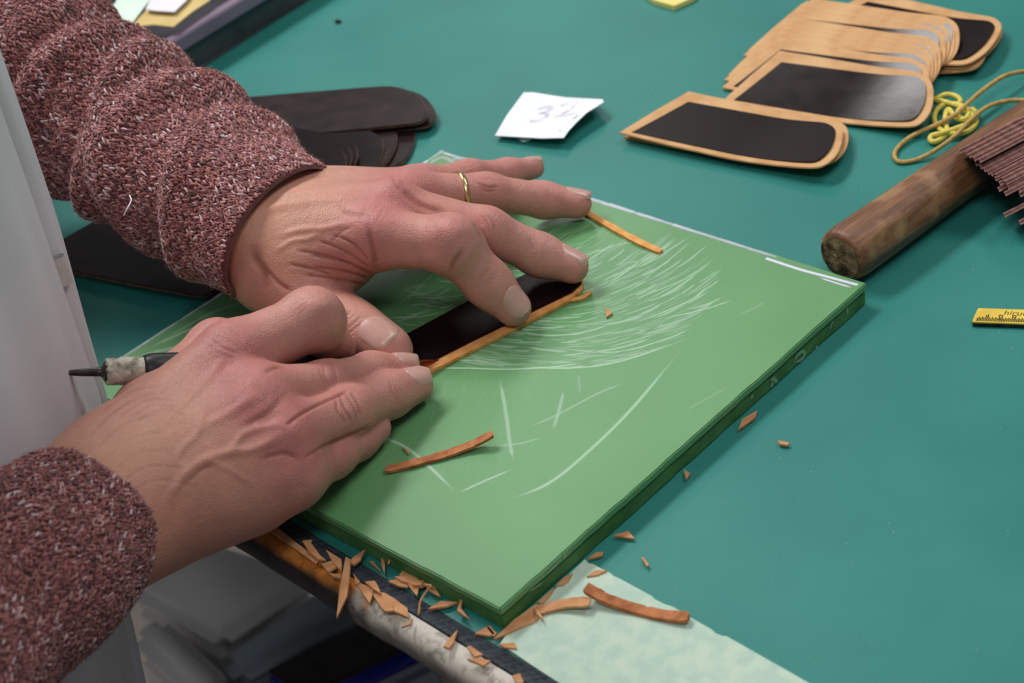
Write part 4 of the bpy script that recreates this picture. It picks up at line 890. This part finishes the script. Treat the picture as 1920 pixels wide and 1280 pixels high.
for k, z in {4: 0.008, 5: 0.008, 6: 0.0085, 7: 0.0085, 8: 0.0075, 9: 0.0065, 10: 0.006, 11: 0.005, 12: 0.003}.items(): pz[k] = z
ps = empty('paper_scrap', at(1030, 220, 0), 'small white paper scrap with a faint pencilled number on the teal mat', 'paper')
PP = [at(x, y, z) for (x, y), z in zip(ppx, pz)]; bm = bmesh.new(); bv = [bm.verts.new(p) for p in PP]; f = bm.faces.new(bv); bm.normal_update()
if f.normal.z < 0: f.normal_flip()
r = bmesh.ops.extrude_face_region(bm, geom=[f]); bmesh.ops.translate(bm, verts=[v for v in r['geom'] if isinstance(v, bmesh.types.BMVert)], vec=(0, 0, -0.0004)); bmesh.ops.triangulate(bm, faces=bm.faces[:]); bmesh.ops.recalc_face_normals(bm, faces=bm.faces[:])
me = bpy.data.meshes.new('sheet'); bm.to_mesh(me); bm.free(); me.materials.append(M['paper']); link('sheet', me, ps)
o_ = at(985, 226, 0.0066); xd_ = at(1075, 212, 0.0072) - o_; yd_ = at(1000, 180, 0.005) - o_
from mathutils.bvhtree import BVHTree
bmp = bmesh.new(); bmp.from_mesh(me); BV_ = BVHTree.FromBMesh(bmp); bmp.free(); PO = worldloc(ps)
def drape(m_):
    for v in m_.vertices:
        h = BV_.ray_cast(Vector((v.co.x - PO[0], v.co.y - PO[1], 1)), Vector((0, 0, -1)))
        if h[0] is not None: v.co.z = h[0].z + PO[2] + 0.00006
    return m_
link('pencil_number', drape(text_me('32', 0.026, M['pencil'], o_, xd_, yd_, 0.25)), ps)
a_, b_ = at(1048, 243, 0.0070), at(1083, 209, 0.0090); s_ = nrm(np.cross(b_ - a_, ZUP)) * 0.0005
link('pencil_line', drape(mesh('pencil_line', [a_ - s_, a_ + s_, b_ + s_, b_ - s_], [(0, 1, 2, 3)], M['ink_grey'])), ps)
link('torn_flap', prism('torn_flap', seg_at([(972, 260), (985, 256), (998, 258), (992, 263), (980, 265)], 0.0012), 0.0004, M['paper']), ps)

shp = [(1097, 1048), (1104, 1056), (1112, 1057), (1128, 1066), (1143, 1073), (1150, 1079), (1165, 1086), (1200, 1105), (1222, 1117), (1228, 1123), (1246, 1132), (1262, 1137), (1300, 1160), (1335, 1180), (1342, 1187), (1356, 1192), (1362, 1192), (1420, 1225), (1475, 1256), (1560, 1305), (1640, 1352), (1380, 1450), (1065, 1290), (1000, 1248), (938, 1206), (951, 1186), (985, 1160), (1030, 1116), (1070, 1073)]
flat('paper_sheet', shp, 0.0009, 0.0008, M['sheet'], 'pale speckled stiff paper sheet lying beside the near corner of the board', 'paper')
flat('yellow_card', [(1180, -30), (1228, 1), (1264, 11), (1300, -5), (1330, -40)], 0.003, 0.0028, M['yellow_card'], 'yellow card corner at the far edge of the mat', 'card')
ru = empty('ruler', at(1870, 592, 0), 'short yellow ruler with black numbers lying on the mat at the right', 'ruler')
rp = [(1834, 577), (1921, 580), (2020, 584), (2008, 613), (1912, 606), (1824, 603), (1823, 600)]
link('rule_body', prism('rule_body', seg_at([(x, y + 3) for x, y in rp], 0.0016), 0.0015, M['ruler_edge']), ru); link('rule_face', prism('rule_face', seg_at(rp, 0.0024), 0.0007, M['ruler'], 0.0001), ru)
rx = at(1912, 605, 0.0025) - at(1826, 602, 0.0025); ry = at(1832, 582, 0.0025) - at(1826, 600, 0.0025)
link('lettering', text_me('hirudolt', 0.0044, M['ink'], at(1880, 590, 0.00242), rx, ry, 0.3), ru)
for k, ch in enumerate('123'): link('numeral', text_me(ch, 0.0052, M['ink'], at((1844, 1868, 1893)[k], (598.5, 599.3, 600)[k], 0.00242), rx, ry, 0.15), ru)
tk = Ribbons()
for x in np.arange(1831, 1921, 3.1):
    k = int(round((x - 1831) / 3.1)); l_ = 0.0042 if k % 8 == 5 else (0.003 if k % 2 else 0.0022); a = at(x, 601.3 + (x - 1831) * 0.035, 0.00242); tk.add([a, a + nrm(ry) * l_], 0.00022, srgb(84, 70, 14), 1.0, taper=False)
link('tick_marks', mesh('tick_marks', tk.V, tk.F, M['ink']), ru)

# ------------------------------------------------------------------ cords
def cord(name, P, r, mat, label, n=10): o = link(name, tube(name, catmull([at(x, y, z) for x, y, z in P], n), r, mat, 8)); return tag(o, label, 'cord')
cord('tan_cord', [(2000, 128, .004), (1920, 134, .006), (1885, 142, .008), (1855, 160, .009), (1818, 190, .009), (1795, 212, .008), (1760, 232, .005), (1715, 252, .0025), (1688, 272, .0015), (1677, 290, .0013), (1686, 303, .0013), (1715, 300, .0013), (1750, 284, .003), (1790, 255, .007), (1820, 225, .008), (1850, 201, .006), (1885, 190, .004), (1920, 188, .003), (2000, 192, .003)], 0.0011, M['cord_tan'], 'thin tan cord looping across the mat through the yellow tangle')
cord('cord_tangle', [(1755, 185, .002), (1775, 177, .003), (1795, 182, .003), (1800, 192, .002), (1782, 198, .003), (1760, 190, .004), (1752, 186, .004), (1775, 192, .005), (1805, 202, .005), (1826, 214, .004), (1830, 230, .003), (1815, 246, .0025), (1790, 251, .003), (1765, 244, .003), (1752, 225, .003), (1757, 206, .003), (1775, 195, .004), (1800, 197, .005), (1822, 212, .005), (1812, 226, .005), (1796, 216, .005), (1800, 205, .006), (1815, 212, .006), (1810, 222, .006), (1794, 222, .005), (1778, 205, .005), (1772, 225, .004), (1776, 245, .003), (1768, 258, .002), (1752, 266, .002), (1744, 262, .002), (1748, 254, .003), (1765, 250, .004), (1795, 240, .004), (1825, 228, .004), (1832, 214, .003), (1822, 204, .003)], 0.0013, M['cord_yellow'], 'small tangled knot of bright yellow cord beside the pile')

# ------------------------------------------------------------------ wooden handle and the bundle of strips on it
ha, hb = at(1585, 476, 0.0125), at(2080, 128, 0.0125); hd_ = nrm(hb - ha); hl = np.linalg.norm(hb - ha)
hs = nrm(np.cross(hd_, ZUP)); hu = np.cross(hs, hd_)
handle = empty('tool_handle', ha - ZUP * 0.0125, 'worn brown wooden tool handle with a round end lying across the mat', 'tool handle')
sec = [(-0.004, 0.006, 0), (-0.0035, 0.0098, 0), (-0.0015, 0.0116, 0), (0.003, 0.0122, 0.1), (0.02, 0.0121, 0.3), (0.05, 0.0117, 0.6), (0.09, 0.0112, 0.9), (0.14, 0.0108, 1), (hl, 0.0108, 1)]
ss = np.concatenate([np.linspace(-0.004, 0.003, 8), np.linspace(0.006, hl, 60)]); V = []; n = 40
for s_ in ss:
    rad = np.interp(s_, [q[0] for q in sec], [q[1] for q in sec]); fac = np.interp(s_, [q[0] for q in sec], [q[2] for q in sec])
    for k in range(n):
        t = 2 * math.pi * k / n; oct_ = math.cos(math.pi / 8) / math.cos((t % (math.pi / 4)) - math.pi / 8); rr = rad * ((1 - fac) + fac * oct_) * (1 + 0.012 * math.sin(3 * t + s_ * 60) + 0.008 * math.sin(7 * t - s_ * 90))
        V.append(ha + hd_ * s_ + rr * (math.cos(t) * hs + math.sin(t) * hu) - ZUP * max(0, 0))
F = [(i * n + k, i * n + (k + 1) % n, (i + 1) * n + (k + 1) % n, (i + 1) * n + k) for i in range(len(ss) - 1) for k in range(n)] + [tuple((len(ss) - 1) * n + k for k in range(n))]
hm = mesh('shaft', V, F, M['wood'], True)
Rm = Matrix((tuple(hd_), tuple(hs), tuple(hu))).to_4x4()
so = bpy.data.objects.new('shaft', hm); COL.objects.link(so); hm.transform(Matrix.Translation(Vector(-ha))); hm.transform(Rm); so.parent = handle; so.location = (0, 0, 0.0125); so.rotation_euler = Rm.inverted().to_euler()
V = []; nr_ = np.random.default_rng(8)
for q, rr in enumerate((0.0002, 0.003, 0.006, 0.0088, 0.0097)):
    for k in range(28): t = 2 * math.pi * k / 28; V.append(ha - hd_ * (0.0046 - 0.0009 * (rr / 0.0097) ** 3 + nr_.normal(0, 0.00025)) + rr * (math.cos(t) * hs + math.sin(t) * hu))
F = [(q * 28 + k, (q + 1) * 28 + k, (q + 1) * 28 + (k + 1) % 28, q * 28 + (k + 1) % 28) for q in range(4) for k in range(28)]
tag(link('end_grain', mesh('end_grain', V, F, M['end_grain'], True), handle), 'frayed grey-brown end grain')
# strips of leather standing on edge, rose-brown edges up, their ends stepped back one after another
ends = [(1800, 284, 31), (1811, 288, 30), (1817, 293, 30), (1826, 299, 29), (1836, 302, 30), (1829, 308, 26), (1838, 314, 26), (1845, 319, 26), (1852, 324, 25), (1858, 327, 24), (1868, 330, 24), (1866, 336, 23), (1880, 337, 23), (1874, 345, 22), (1886, 343, 22), (1872, 356, 20), (1890, 352, 20), (1884, 364, 19), (1899, 350, 19), (1910, 358, 19), (1912, 366, 17), (1883, 404, 12), (1912, 418, 9)]
sd_px = np.array([120.0, -62.0])
ordn = ['', 'second', 'third', 'fourth', 'fifth', 'sixth', 'seventh', 'eighth', 'ninth', 'tenth', 'eleventh', 'twelfth', 'thirteenth', 'fourteenth', 'fifteenth', 'sixteenth', 'seventeenth', 'eighteenth', 'nineteenth', 'twentieth', 'twenty-first']
strip_lab = ['leather strip farthest back in the edge-on bundle, lying on the handle'] + [ordn[k] + ' leather strip from the far end of the edge-on bundle' for k in range(1, 21)] + ['leather strip standing apart in front of the edge-on bundle', 'nearest leather strip of the bundle, cut off by the picture edge']
for i, (x, y, z) in enumerate(ends):
    z0 = z / 1000; a = at(x, y, z0); b = at(x + sd_px[0] * 2, y + sd_px[1] * (2 + 0.04 * math.sin(i * 2.1)), z0 + 0.001); d = nrm(b - a); L_ = 0.085; b = a + d * L_
    away = np.cross(ZUP, d); away = nrm(away) * (1 if away[1] > 0 else -1); sv = nrm(ZUP * 0.62 - away * 0.55) * 0.0013; vw = nrm(a - CAM); sv = nrm(np.cross(d, vw)) * 0.00112; dn = vw * min(0.012, (z0 - 0.002) / 0.375)
    o = empty('leather_strip', a, strip_lab[i], 'leather strip', 'edge-on bundle of leather strips')
    V = [a - sv, a + sv, b + sv, b - sv, a - sv + dn, a + sv + dn, b + sv + dn, b - sv + dn]
    link('dark_side', mesh('dark_side', V, [(0, 4, 5, 1), (1, 5, 6, 2), (2, 6, 7, 3), (3, 7, 4, 0), (4, 7, 6, 5)], M['strip_face']), o)
    g = sv * 0.18; u_ = -vw * 0.0006; n6 = [a - sv, a - g, a + g, a + sv, b - sv, b - g, b + g, b + sv]
    V = [p for p in n6] + [a - sv * 0.8 + u_, a - g + u_ * 0.9, a + g + u_ * 0.9, a + sv * 0.8 + u_, b - sv * 0.8 + u_, b - g + u_ * 0.9, b + g + u_ * 0.9, b + sv * 0.8 + u_]
    link('cut_edge', mesh('cut_edge', V, [(8, 9, 13, 12), (10, 11, 15, 14), (0, 8, 12, 4), (3, 7, 15, 11), (0, 1, 9, 8), (2, 3, 11, 10), (1, 5, 13, 9), (2, 10, 14, 6), (1, 2, 6, 5)], M['strip_edge']), o)

# ------------------------------------------------------------------ tray of papers behind the left arm
tr0, tr1 = at(345, 150, 0.0), at(640, -36, 0.0); td = nrm(tr1 - tr0); tn = nrm(np.cross(ZUP, td)); tl_ = np.linalg.norm(tr1 - tr0); tdp = 0.16; th_t = 0.024
tr0 = tr0 - td * 0.04; tl_ += 0.06
tray = empty('plastic_tray', tr0 + td * tl_ / 2 + tn * tdp / 2, 'smoky plastic tray with a lavender rim full of papers behind the arm', 'tray')
def tbx(name, u0, u1, v0, v1, z0, z1, mat, bev=0.0008): return link(name, box_me(name, tr0 + td * (u0 + u1) / 2 + tn * (v0 + v1) / 2 + ZUP * (z0 + z1) / 2, td, tn, ZUP, (u1 - u0) / 2, (v1 - v0) / 2, (z1 - z0) / 2, mat, bev), tray)
tbx('base', 0, tl_, 0, tdp, 0.0003, 0.002, M['tray']); tbx('wall', 0, tl_, 0, 0.002, 0.002, 0.017, M['tray']); tbx('wall', 0, tl_, tdp - 0.002, tdp, 0.002, 0.017, M['tray']); tbx('wall', 0, 0.002, 0.002, tdp - 0.002, 0.002, 0.017, M['tray']); tbx('wall', tl_ - 0.002, tl_, 0.002, tdp - 0.002, 0.002, 0.017, M['tray'])
tbx('rim', -0.003, tl_ + 0.003, -0.003, 0.005, 0.0172, 0.026, M['tray_rim']); tbx('rim', -0.003, tl_ + 0.003, tdp - 0.005, tdp + 0.003, 0.0172, 0.026, M['tray_rim'])
tbx('rim', -0.003, 0.005, 0.0052, tdp - 0.0052, 0.0172, 0.026, M['tray_rim']); tbx('rim', tl_ - 0.005, tl_ + 0.003, 0.0052, tdp - 0.0052, 0.0172, 0.026, M['tray_rim'])
PG = 'papers heaped in the plastic tray'
flat('manila_envelope', [(130, 10), (155, 17), (242, 44), (214, 60), (160, 60), (100, 40)], 0.0300, 0.0006, M['envelope'], 'manila envelope sticking out of the tray next to the sleeve', 'envelope', PG)
flat('manila_envelope', [(270, 24), (300, -30), (430, -40), (392, 1), (360, 22), (325, 50), (287, 46), (242, 51)], 0.0316, 0.0006, M['envelope'], 'manila envelope lying across the tray rim nearest the teal mat', 'envelope', PG)
flat('mint_paper', [(215, 7), (235, -30), (300, -30), (280, 0), (249, 41), (179, 21)], 0.0330, 0.0004, M['mint'], 'pale mint paper slip on the envelopes in the tray', 'paper', PG)
flat('white_paper', [(273, 17), (295, -30), (370, -30), (350, 0), (327, 22), (291, 20)], 0.0345, 0.0004, M['lilac'], 'white paper slip on the right envelope in the tray', 'paper', PG)
flat('white_paper', [(225, 62), (262, 48), (268, 56), (232, 72)], 0.0278, 0.0004, M['mint'], 'small white paper edge below the envelopes in the tray', 'paper', PG)
flat('debris_crumb', [(627, 38), (634, 36), (640, 38), (637, 42), (629, 42)], 0.001, 0.0009, M['dark_matte'], 'tiny dark crumb alone on the far teal mat', 'crumb')

# ------------------------------------------------------------------ shavings
def shav(px, z, label, group, mat='shaving', th=0.0009, tips=None, name='leather_shaving'):
    zs_ = [z] * len(px) if tips is None else [z + t for t in tips]
    P = [at(x, y, q) for (x, y), q in zip(px, zs_)]; bm = bmesh.new(); vv = [bm.verts.new(p) for p in P]; f = bm.faces.new(vv); bm.normal_update()
    if f.normal.z < 0: f.normal_flip()
    bm.normal_update(); nn = f.normal.copy()
    r = bmesh.ops.extrude_face_region(bm, geom=[f]); bmesh.ops.translate(bm, verts=[v for v in r['geom'] if isinstance(v, bmesh.types.BMVert)], vec=-nn * th); bmesh.ops.triangulate(bm, faces=bm.faces[:]); bmesh.ops.recalc_face_normals(bm, faces=bm.faces[:])
    me = bpy.data.meshes.new(name); bm.to_mesh(me); bm.free(); me.materials.append(M[mat]); return tag(link(name, me), label, 'leather scrap', group)
def bar(px, z, w, label, group, mat, th=0.0012, curl=None, name='leather_offcut'):
    """a long offcut along a pixel path, square cut, w wide"""
    n = len(px) * 5 - 4; P = catmull([at(x, y, z + (curl[i] if curl else 0)) for i, (x, y) in enumerate(px)], 5)[:n]; T = np.gradient(P, axis=0); S = nrmv(np.cross(T, ZUP)); u = np.linspace(0, 1, len(P)); wd = w / 2 * np.clip(np.minimum(u, 1 - u) * 8 + 0.8, 0, 1)
    V = []
    for i in range(len(P)): 
        jit = rng.normal(0, 0.00018)
        V += [P[i] - S[i] * (wd[i] + jit), P[i] + S[i] * (wd[i] + 0.6 * jit), P[i] + S[i] * wd[i] - ZUP * th, P[i] - S[i] * (wd[i] + jit) - ZUP * th]
    F = [(i * 4 + k, i * 4 + (k + 1) % 4, i * 4 + 4 + (k + 1) % 4, i * 4 + 4 + k) for i in range(len(P) - 1) for k in range(4)] + [(3, 2, 1, 0), tuple(len(P) * 4 - 4 + k for k in range(4))]
    return tag(link(name, mesh(name, V, F, M[mat])), label, 'leather offcut', group)
OG = 'long leather offcuts'
bar([(722, 879), (775, 866), (830, 851), (880, 833), (924, 811)], ZB + 0.0016, 0.0038, 'rusty leather offcut strip lying on the board below the right hand', OG, 'shaving_red', curl=[0, 0, 0, 0.001, 0.004])
bar([(1099, 396), (1130, 414), (1170, 437), (1205, 455), (1239, 470)], ZB + 0.0013, 0.0032, 'straight tan leather offcut at the left ring fingertip on the board', OG, 'tan_edge')
bar([(1056, 562), (1075, 560), (1092, 556), (1107, 546)], ZB + 0.0012, 0.0022, 'short tan leather sliver beside the rounded end of the cut piece', OG, 'tan_edge', th=0.001)
bar([(1098, 1099), (1140, 1121), (1190, 1138), (1240, 1150), (1291, 1155)], 0.0026, 0.0042, 'long rusty leather offcut lying across the pale sheet', OG, 'shaving_red', th=0.0016, curl=[0.004, 0.0015, 0, 0, 0.001])
bar([(1010, 1142), (1040, 1134), (1070, 1128), (1106, 1127)], 0.0024, 0.0042, 'broad curved leather offcut on the pale sheet by the board corner', OG, 'shaving', th=0.0010, curl=[0, 0, 0.001, 0.002])
BG = 'leather shavings on the board'
shav([(1135, 575), (1148, 586), (1137, 594)], ZB + 0.001, 'small triangular leather chip among the knife cuts on the board', BG); shav([(754, 837), (768, 846), (766, 850)], ZB + 0.001, 'tiny leather chip on the board just above the rusty offcut', BG)
MG = 'leather shavings along the right side of the board'
for px, lab in (([(1384, 805), (1392, 785), (1420, 769), (1416, 782)], 'pointed leather shaving leaning at the right foot of the board'), ([(1458, 825), (1480, 829), (1477, 834), (1462, 832)], 'small leather chip alone on the mat right of the board'), ([(1282, 879), (1294, 887), (1286, 898)], 'triangular leather chip close to the right side of the board'),
                ([(1150, 1003), (1178, 995), (1190, 1009)], 'triangular leather shaving on the mat above the pale sheet'), ([(1102, 1047), (1118, 1035), (1131, 1034), (1130, 1040)], 'small leather shaving at the tip of the pale sheet'), ([(1202, 1045), (1206, 1044), (1217, 1058), (1213, 1061)], 'tiny leather stick on the mat right of the pale sheet'),
                ([(1100, 1080), (1118, 1068), (1138, 1069), (1120, 1077)], 'leather shaving on the upper edge of the pale sheet'), ([(1042, 1097), (1060, 1080), (1073, 1074), (1066, 1088), (1055, 1096)], 'leather shaving against the board beside the pale sheet'),
                ([(1008, 1128), (1030, 1108), (1040, 1101), (1030, 1117), (1018, 1130)], 'dark thin leather shaving tucked along the board base'), ([(925, 1198), (965, 1160), (1005, 1132), (1031, 1138), (1000, 1166)], 'large pointed leather shaving at the near corner of the board'),
                ([(1003, 1132), (1012, 1146), (1019, 1162), (1006, 1150)], 'thin leather sliver lying on the large pointed shaving'), ([(890, 1187), (915, 1173), (928, 1188), (918, 1191)], 'leather shaving left of the near board corner'), ([(912, 1174), (918, 1172), (931, 1187), (925, 1192)], 'small leather shaving overlapping the one left of the near corner'), ([(935, 1206), (965, 1204), (969, 1215), (945, 1213)], 'leather shaving on the lower tip of the pale sheet')):
    shav(px, 0.0016 if 'sliver lying' not in lab else 0.0032, lab, MG)
HG = 'leather shavings heaped along the table edge'
heap = [([(497, 975), (512, 982), (560, 1020), (600, 1048), (592, 1056), (545, 1022), (500, 990)], 0.001), ([(566, 1013), (585, 1011), (582, 1016), (600, 1040), (612, 1050), (596, 1048), (580, 1034)], 0.002), ([(611, 1030), (640, 1048), (641, 1072), (622, 1050)], 0.003), ([(602, 1056), (622, 1051), (631, 1062), (615, 1072)], 0.0035), ([(616, 1074), (640, 1076), (640, 1083), (622, 1079)], 0.004),
        ([(655, 1055), (660, 1046), (685, 1029), (676, 1048), (664, 1058)], 0.0035), ([(662, 1074), (667, 1092), (664, 1095), (675, 1090)], 0.003), ([(664, 1088), (700, 1102), (697, 1118), (693, 1130), (680, 1112)], 0.002), ([(684, 1090), (702, 1088), (708, 1096), (714, 1112), (700, 1103)], 0.003), ([(697, 1112), (720, 1110), (740, 1122), (764, 1140), (766, 1157), (742, 1146), (715, 1138)], 0.0015),
        ([(714, 1138), (735, 1130), (738, 1144), (722, 1145)], 0.0024), ([(752, 1175), (764, 1168), (774, 1158), (770, 1169)], 0.0016), ([(692, 1052), (699, 1051), (714, 1070)], 0.0012), ([(714, 1040), (718, 1035), (722, 1060), (721, 1075), (715, 1058)], 0.002), ([(748, 1078), (758, 1065), (770, 1068), (786, 1084), (768, 1088)], 0.002), ([(740, 1080), (770, 1080), (800, 1093), (790, 1100), (752, 1088)], 0.0028),
        ([(728, 1089), (745, 1085), (762, 1092), (765, 1100), (748, 1098)], 0.0018), ([(764, 1094), (786, 1097), (782, 1116), (774, 1108)], 0.0024), ([(790, 1088), (815, 1100), (826, 1118), (806, 1108)], 0.0022), ([(772, 1096), (795, 1086), (790, 1096)], 0.0036), ([(802, 1141), (826, 1126), (858, 1128), (838, 1136)], 0.0016), ([(857, 1144), (866, 1109), (870, 1112), (864, 1140), (880, 1160)], 0.003), ([(831, 1211), (848, 1190), (858, 1180), (850, 1204), (842, 1214)], 0.0016),
        ([(875, 1212), (882, 1210), (905, 1226), (890, 1230)], 0.0016), ([(876, 1234), (900, 1233), (920, 1238), (906, 1247)], 0.0018), ([(960, 1266), (975, 1262), (982, 1278), (970, 1280)], 0.0012)]
heap_lab = {1: 'curled leather shaving beside the long bare strip on the edge', 2: 'broad triangular leather shaving left of the longest jutting one', 3: 'squarish leather shaving just left of the longest jutting one', 4: 'narrow leather shaving under the squarish one on the table edge', 5: 'pointed leather shaving aimed at the board above the heap',
            6: 'tiny leather wedge right beside the longest jutting shaving', 7: 'broad leather shaving on the bare orange wood right of the longest', 8: 'small folded leather shaving on top of the edge heap', 9: 'largest flat leather shaving spread over the white nosing', 10: 'small leather flake overlapping the largest flat shaving', 11: 'tiny leather sliver below the largest flat shaving on white',
            12: 'thin leather splinter lying on the mat below the board front', 13: 'upright leather splinter standing beside the board front', 14: 'topmost leather shaving of the small cluster at the board front', 15: 'long leather shaving across the small cluster at the board front', 16: 'left leather shaving of the small cluster at the board front', 17: 'lower triangular leather shaving of the small cluster at the board front',
            18: 'rightmost leather shaving of the small cluster at the board front', 19: 'tiny leather chip on top of the small cluster at the board front', 22: 'single upright leather shaving on the middle of the white nosing', 25: 'leather shaving at the bottom picture edge on the nosing'}
for i, (px, z) in enumerate(heap):
    if i in (0, 20, 21, 23, 24): lab = {0: 'long bare leather strip at the left end of the edge heap', 20: 'flat pointed leather shaving beside the front of the board', 21: 'forked leather shaving leaning against the front of the board', 23: 'upper of two leather shavings low on the white table edge', 24: 'lower of two leather shavings low on the white table edge'}[i]
    else: lab = heap_lab[i]
    shav(px, z + 0.0004, lab, HG)
shav([(648, 1043), (657, 1048), (655, 1085), (650, 1117), (631, 1157), (636, 1110)], 0.006, 'longest pointed leather shaving jutting out over the table edge', HG, tips=[0.001, 0.001, 0, 0, -0.001, 0])
for P, lab in (([(728, 1036, .003), (731, 1046, .004), (728, 1058, .003)], 'fine curled leather thread standing beside the board front'), ([(797, 1096, .006), (808, 1098, .007), (800, 1108, .005), (788, 1128, .003), (785, 1152, .001)], 'curled leather thread draped over the black edging strip')):
    tag(link('leather_thread', tube('leather_thread', catmull([at(*p) for p in P], 6), 0.0004, M['shaving'], 6)), lab, 'leather scrap', HG)

# ------------------------------------------------------------------ bins under the table
def bin_(px, z, mat, label, lidmat, inset=None):
    P = np.array(seg_at(px, z)); c = P.mean(0); o = empty('storage_bin', (c[0], c[1], FLOOR), label, 'storage bin')
    link('lid', prism('lid', P, 0.02, M[lidmat], 0.008, True), o); link('tub', prism('tub', c + (P - c) * 0.95 - ZUP * 0.0205, z - 0.0205 - FLOOR, M[mat], 0.006), o)
    if inset: link('opening_shade', prism('opening_shade', c + (P - c) * 0.86 + ZUP * 0.0015, 0.004, M[inset], 0.001), o)  # dark sheet painted in for the shaded inside of the open box
bin_([(225, 1095), (330, 985), (600, 1070), (410, 1195)], -0.35, 'bin', 'large grey plastic bin below the right wrist under the bench', 'bin')
bin_([(402, 1225), (590, 1098), (700, 1130), (440, 1262)], -0.35, 'bin_dark', 'slate grey plastic bin between the grey bin and the blue-rimmed box', 'bin_dark')
bin_([(478, 1262), (720, 1142), (830, 1190), (560, 1320)], -0.35, 'bin_dark', 'dark box with a blue rim under the bench', 'blue', 'strip_face')
bin_([(235, 1180), (300, 1142), (430, 1262), (370, 1310)], -0.35, 'bin', 'low light grey bin beside the apron under the bench', 'bin')

# ------------------------------------------------------------------ dust on the mat
dv, df = [], []
for i in range(150):
    x, y = rng.uniform(900, 1920), rng.uniform(120, 1270); p = at(x, y, 0.00005); t_, n_ = tcoord(p)
    if n_ > -0.004 or (abs(p[0]) + abs(p[1]) < 0.19) : continue
    r_ = rng.uniform(0.00015, 0.00045); b = len(dv); a = rng.uniform(0, 6.28)
    for k in range(3): dv.append(p + r_ * np.array([math.cos(a + k * 2.1), math.sin(a + k * 2.1), 0]))
    dv.append(p + np.array([0, 0, r_ * 0.8])); df += [(b, b + 1, b + 3), (b + 1, b + 2, b + 3), (b + 2, b, b + 3), (b, b + 2, b + 1)]
tag(link('dust_specks', mesh('dust_specks', dv, df, M['sheet'])), 'scattered pale dust specks on the teal mat', 'dust', kind='stuff')
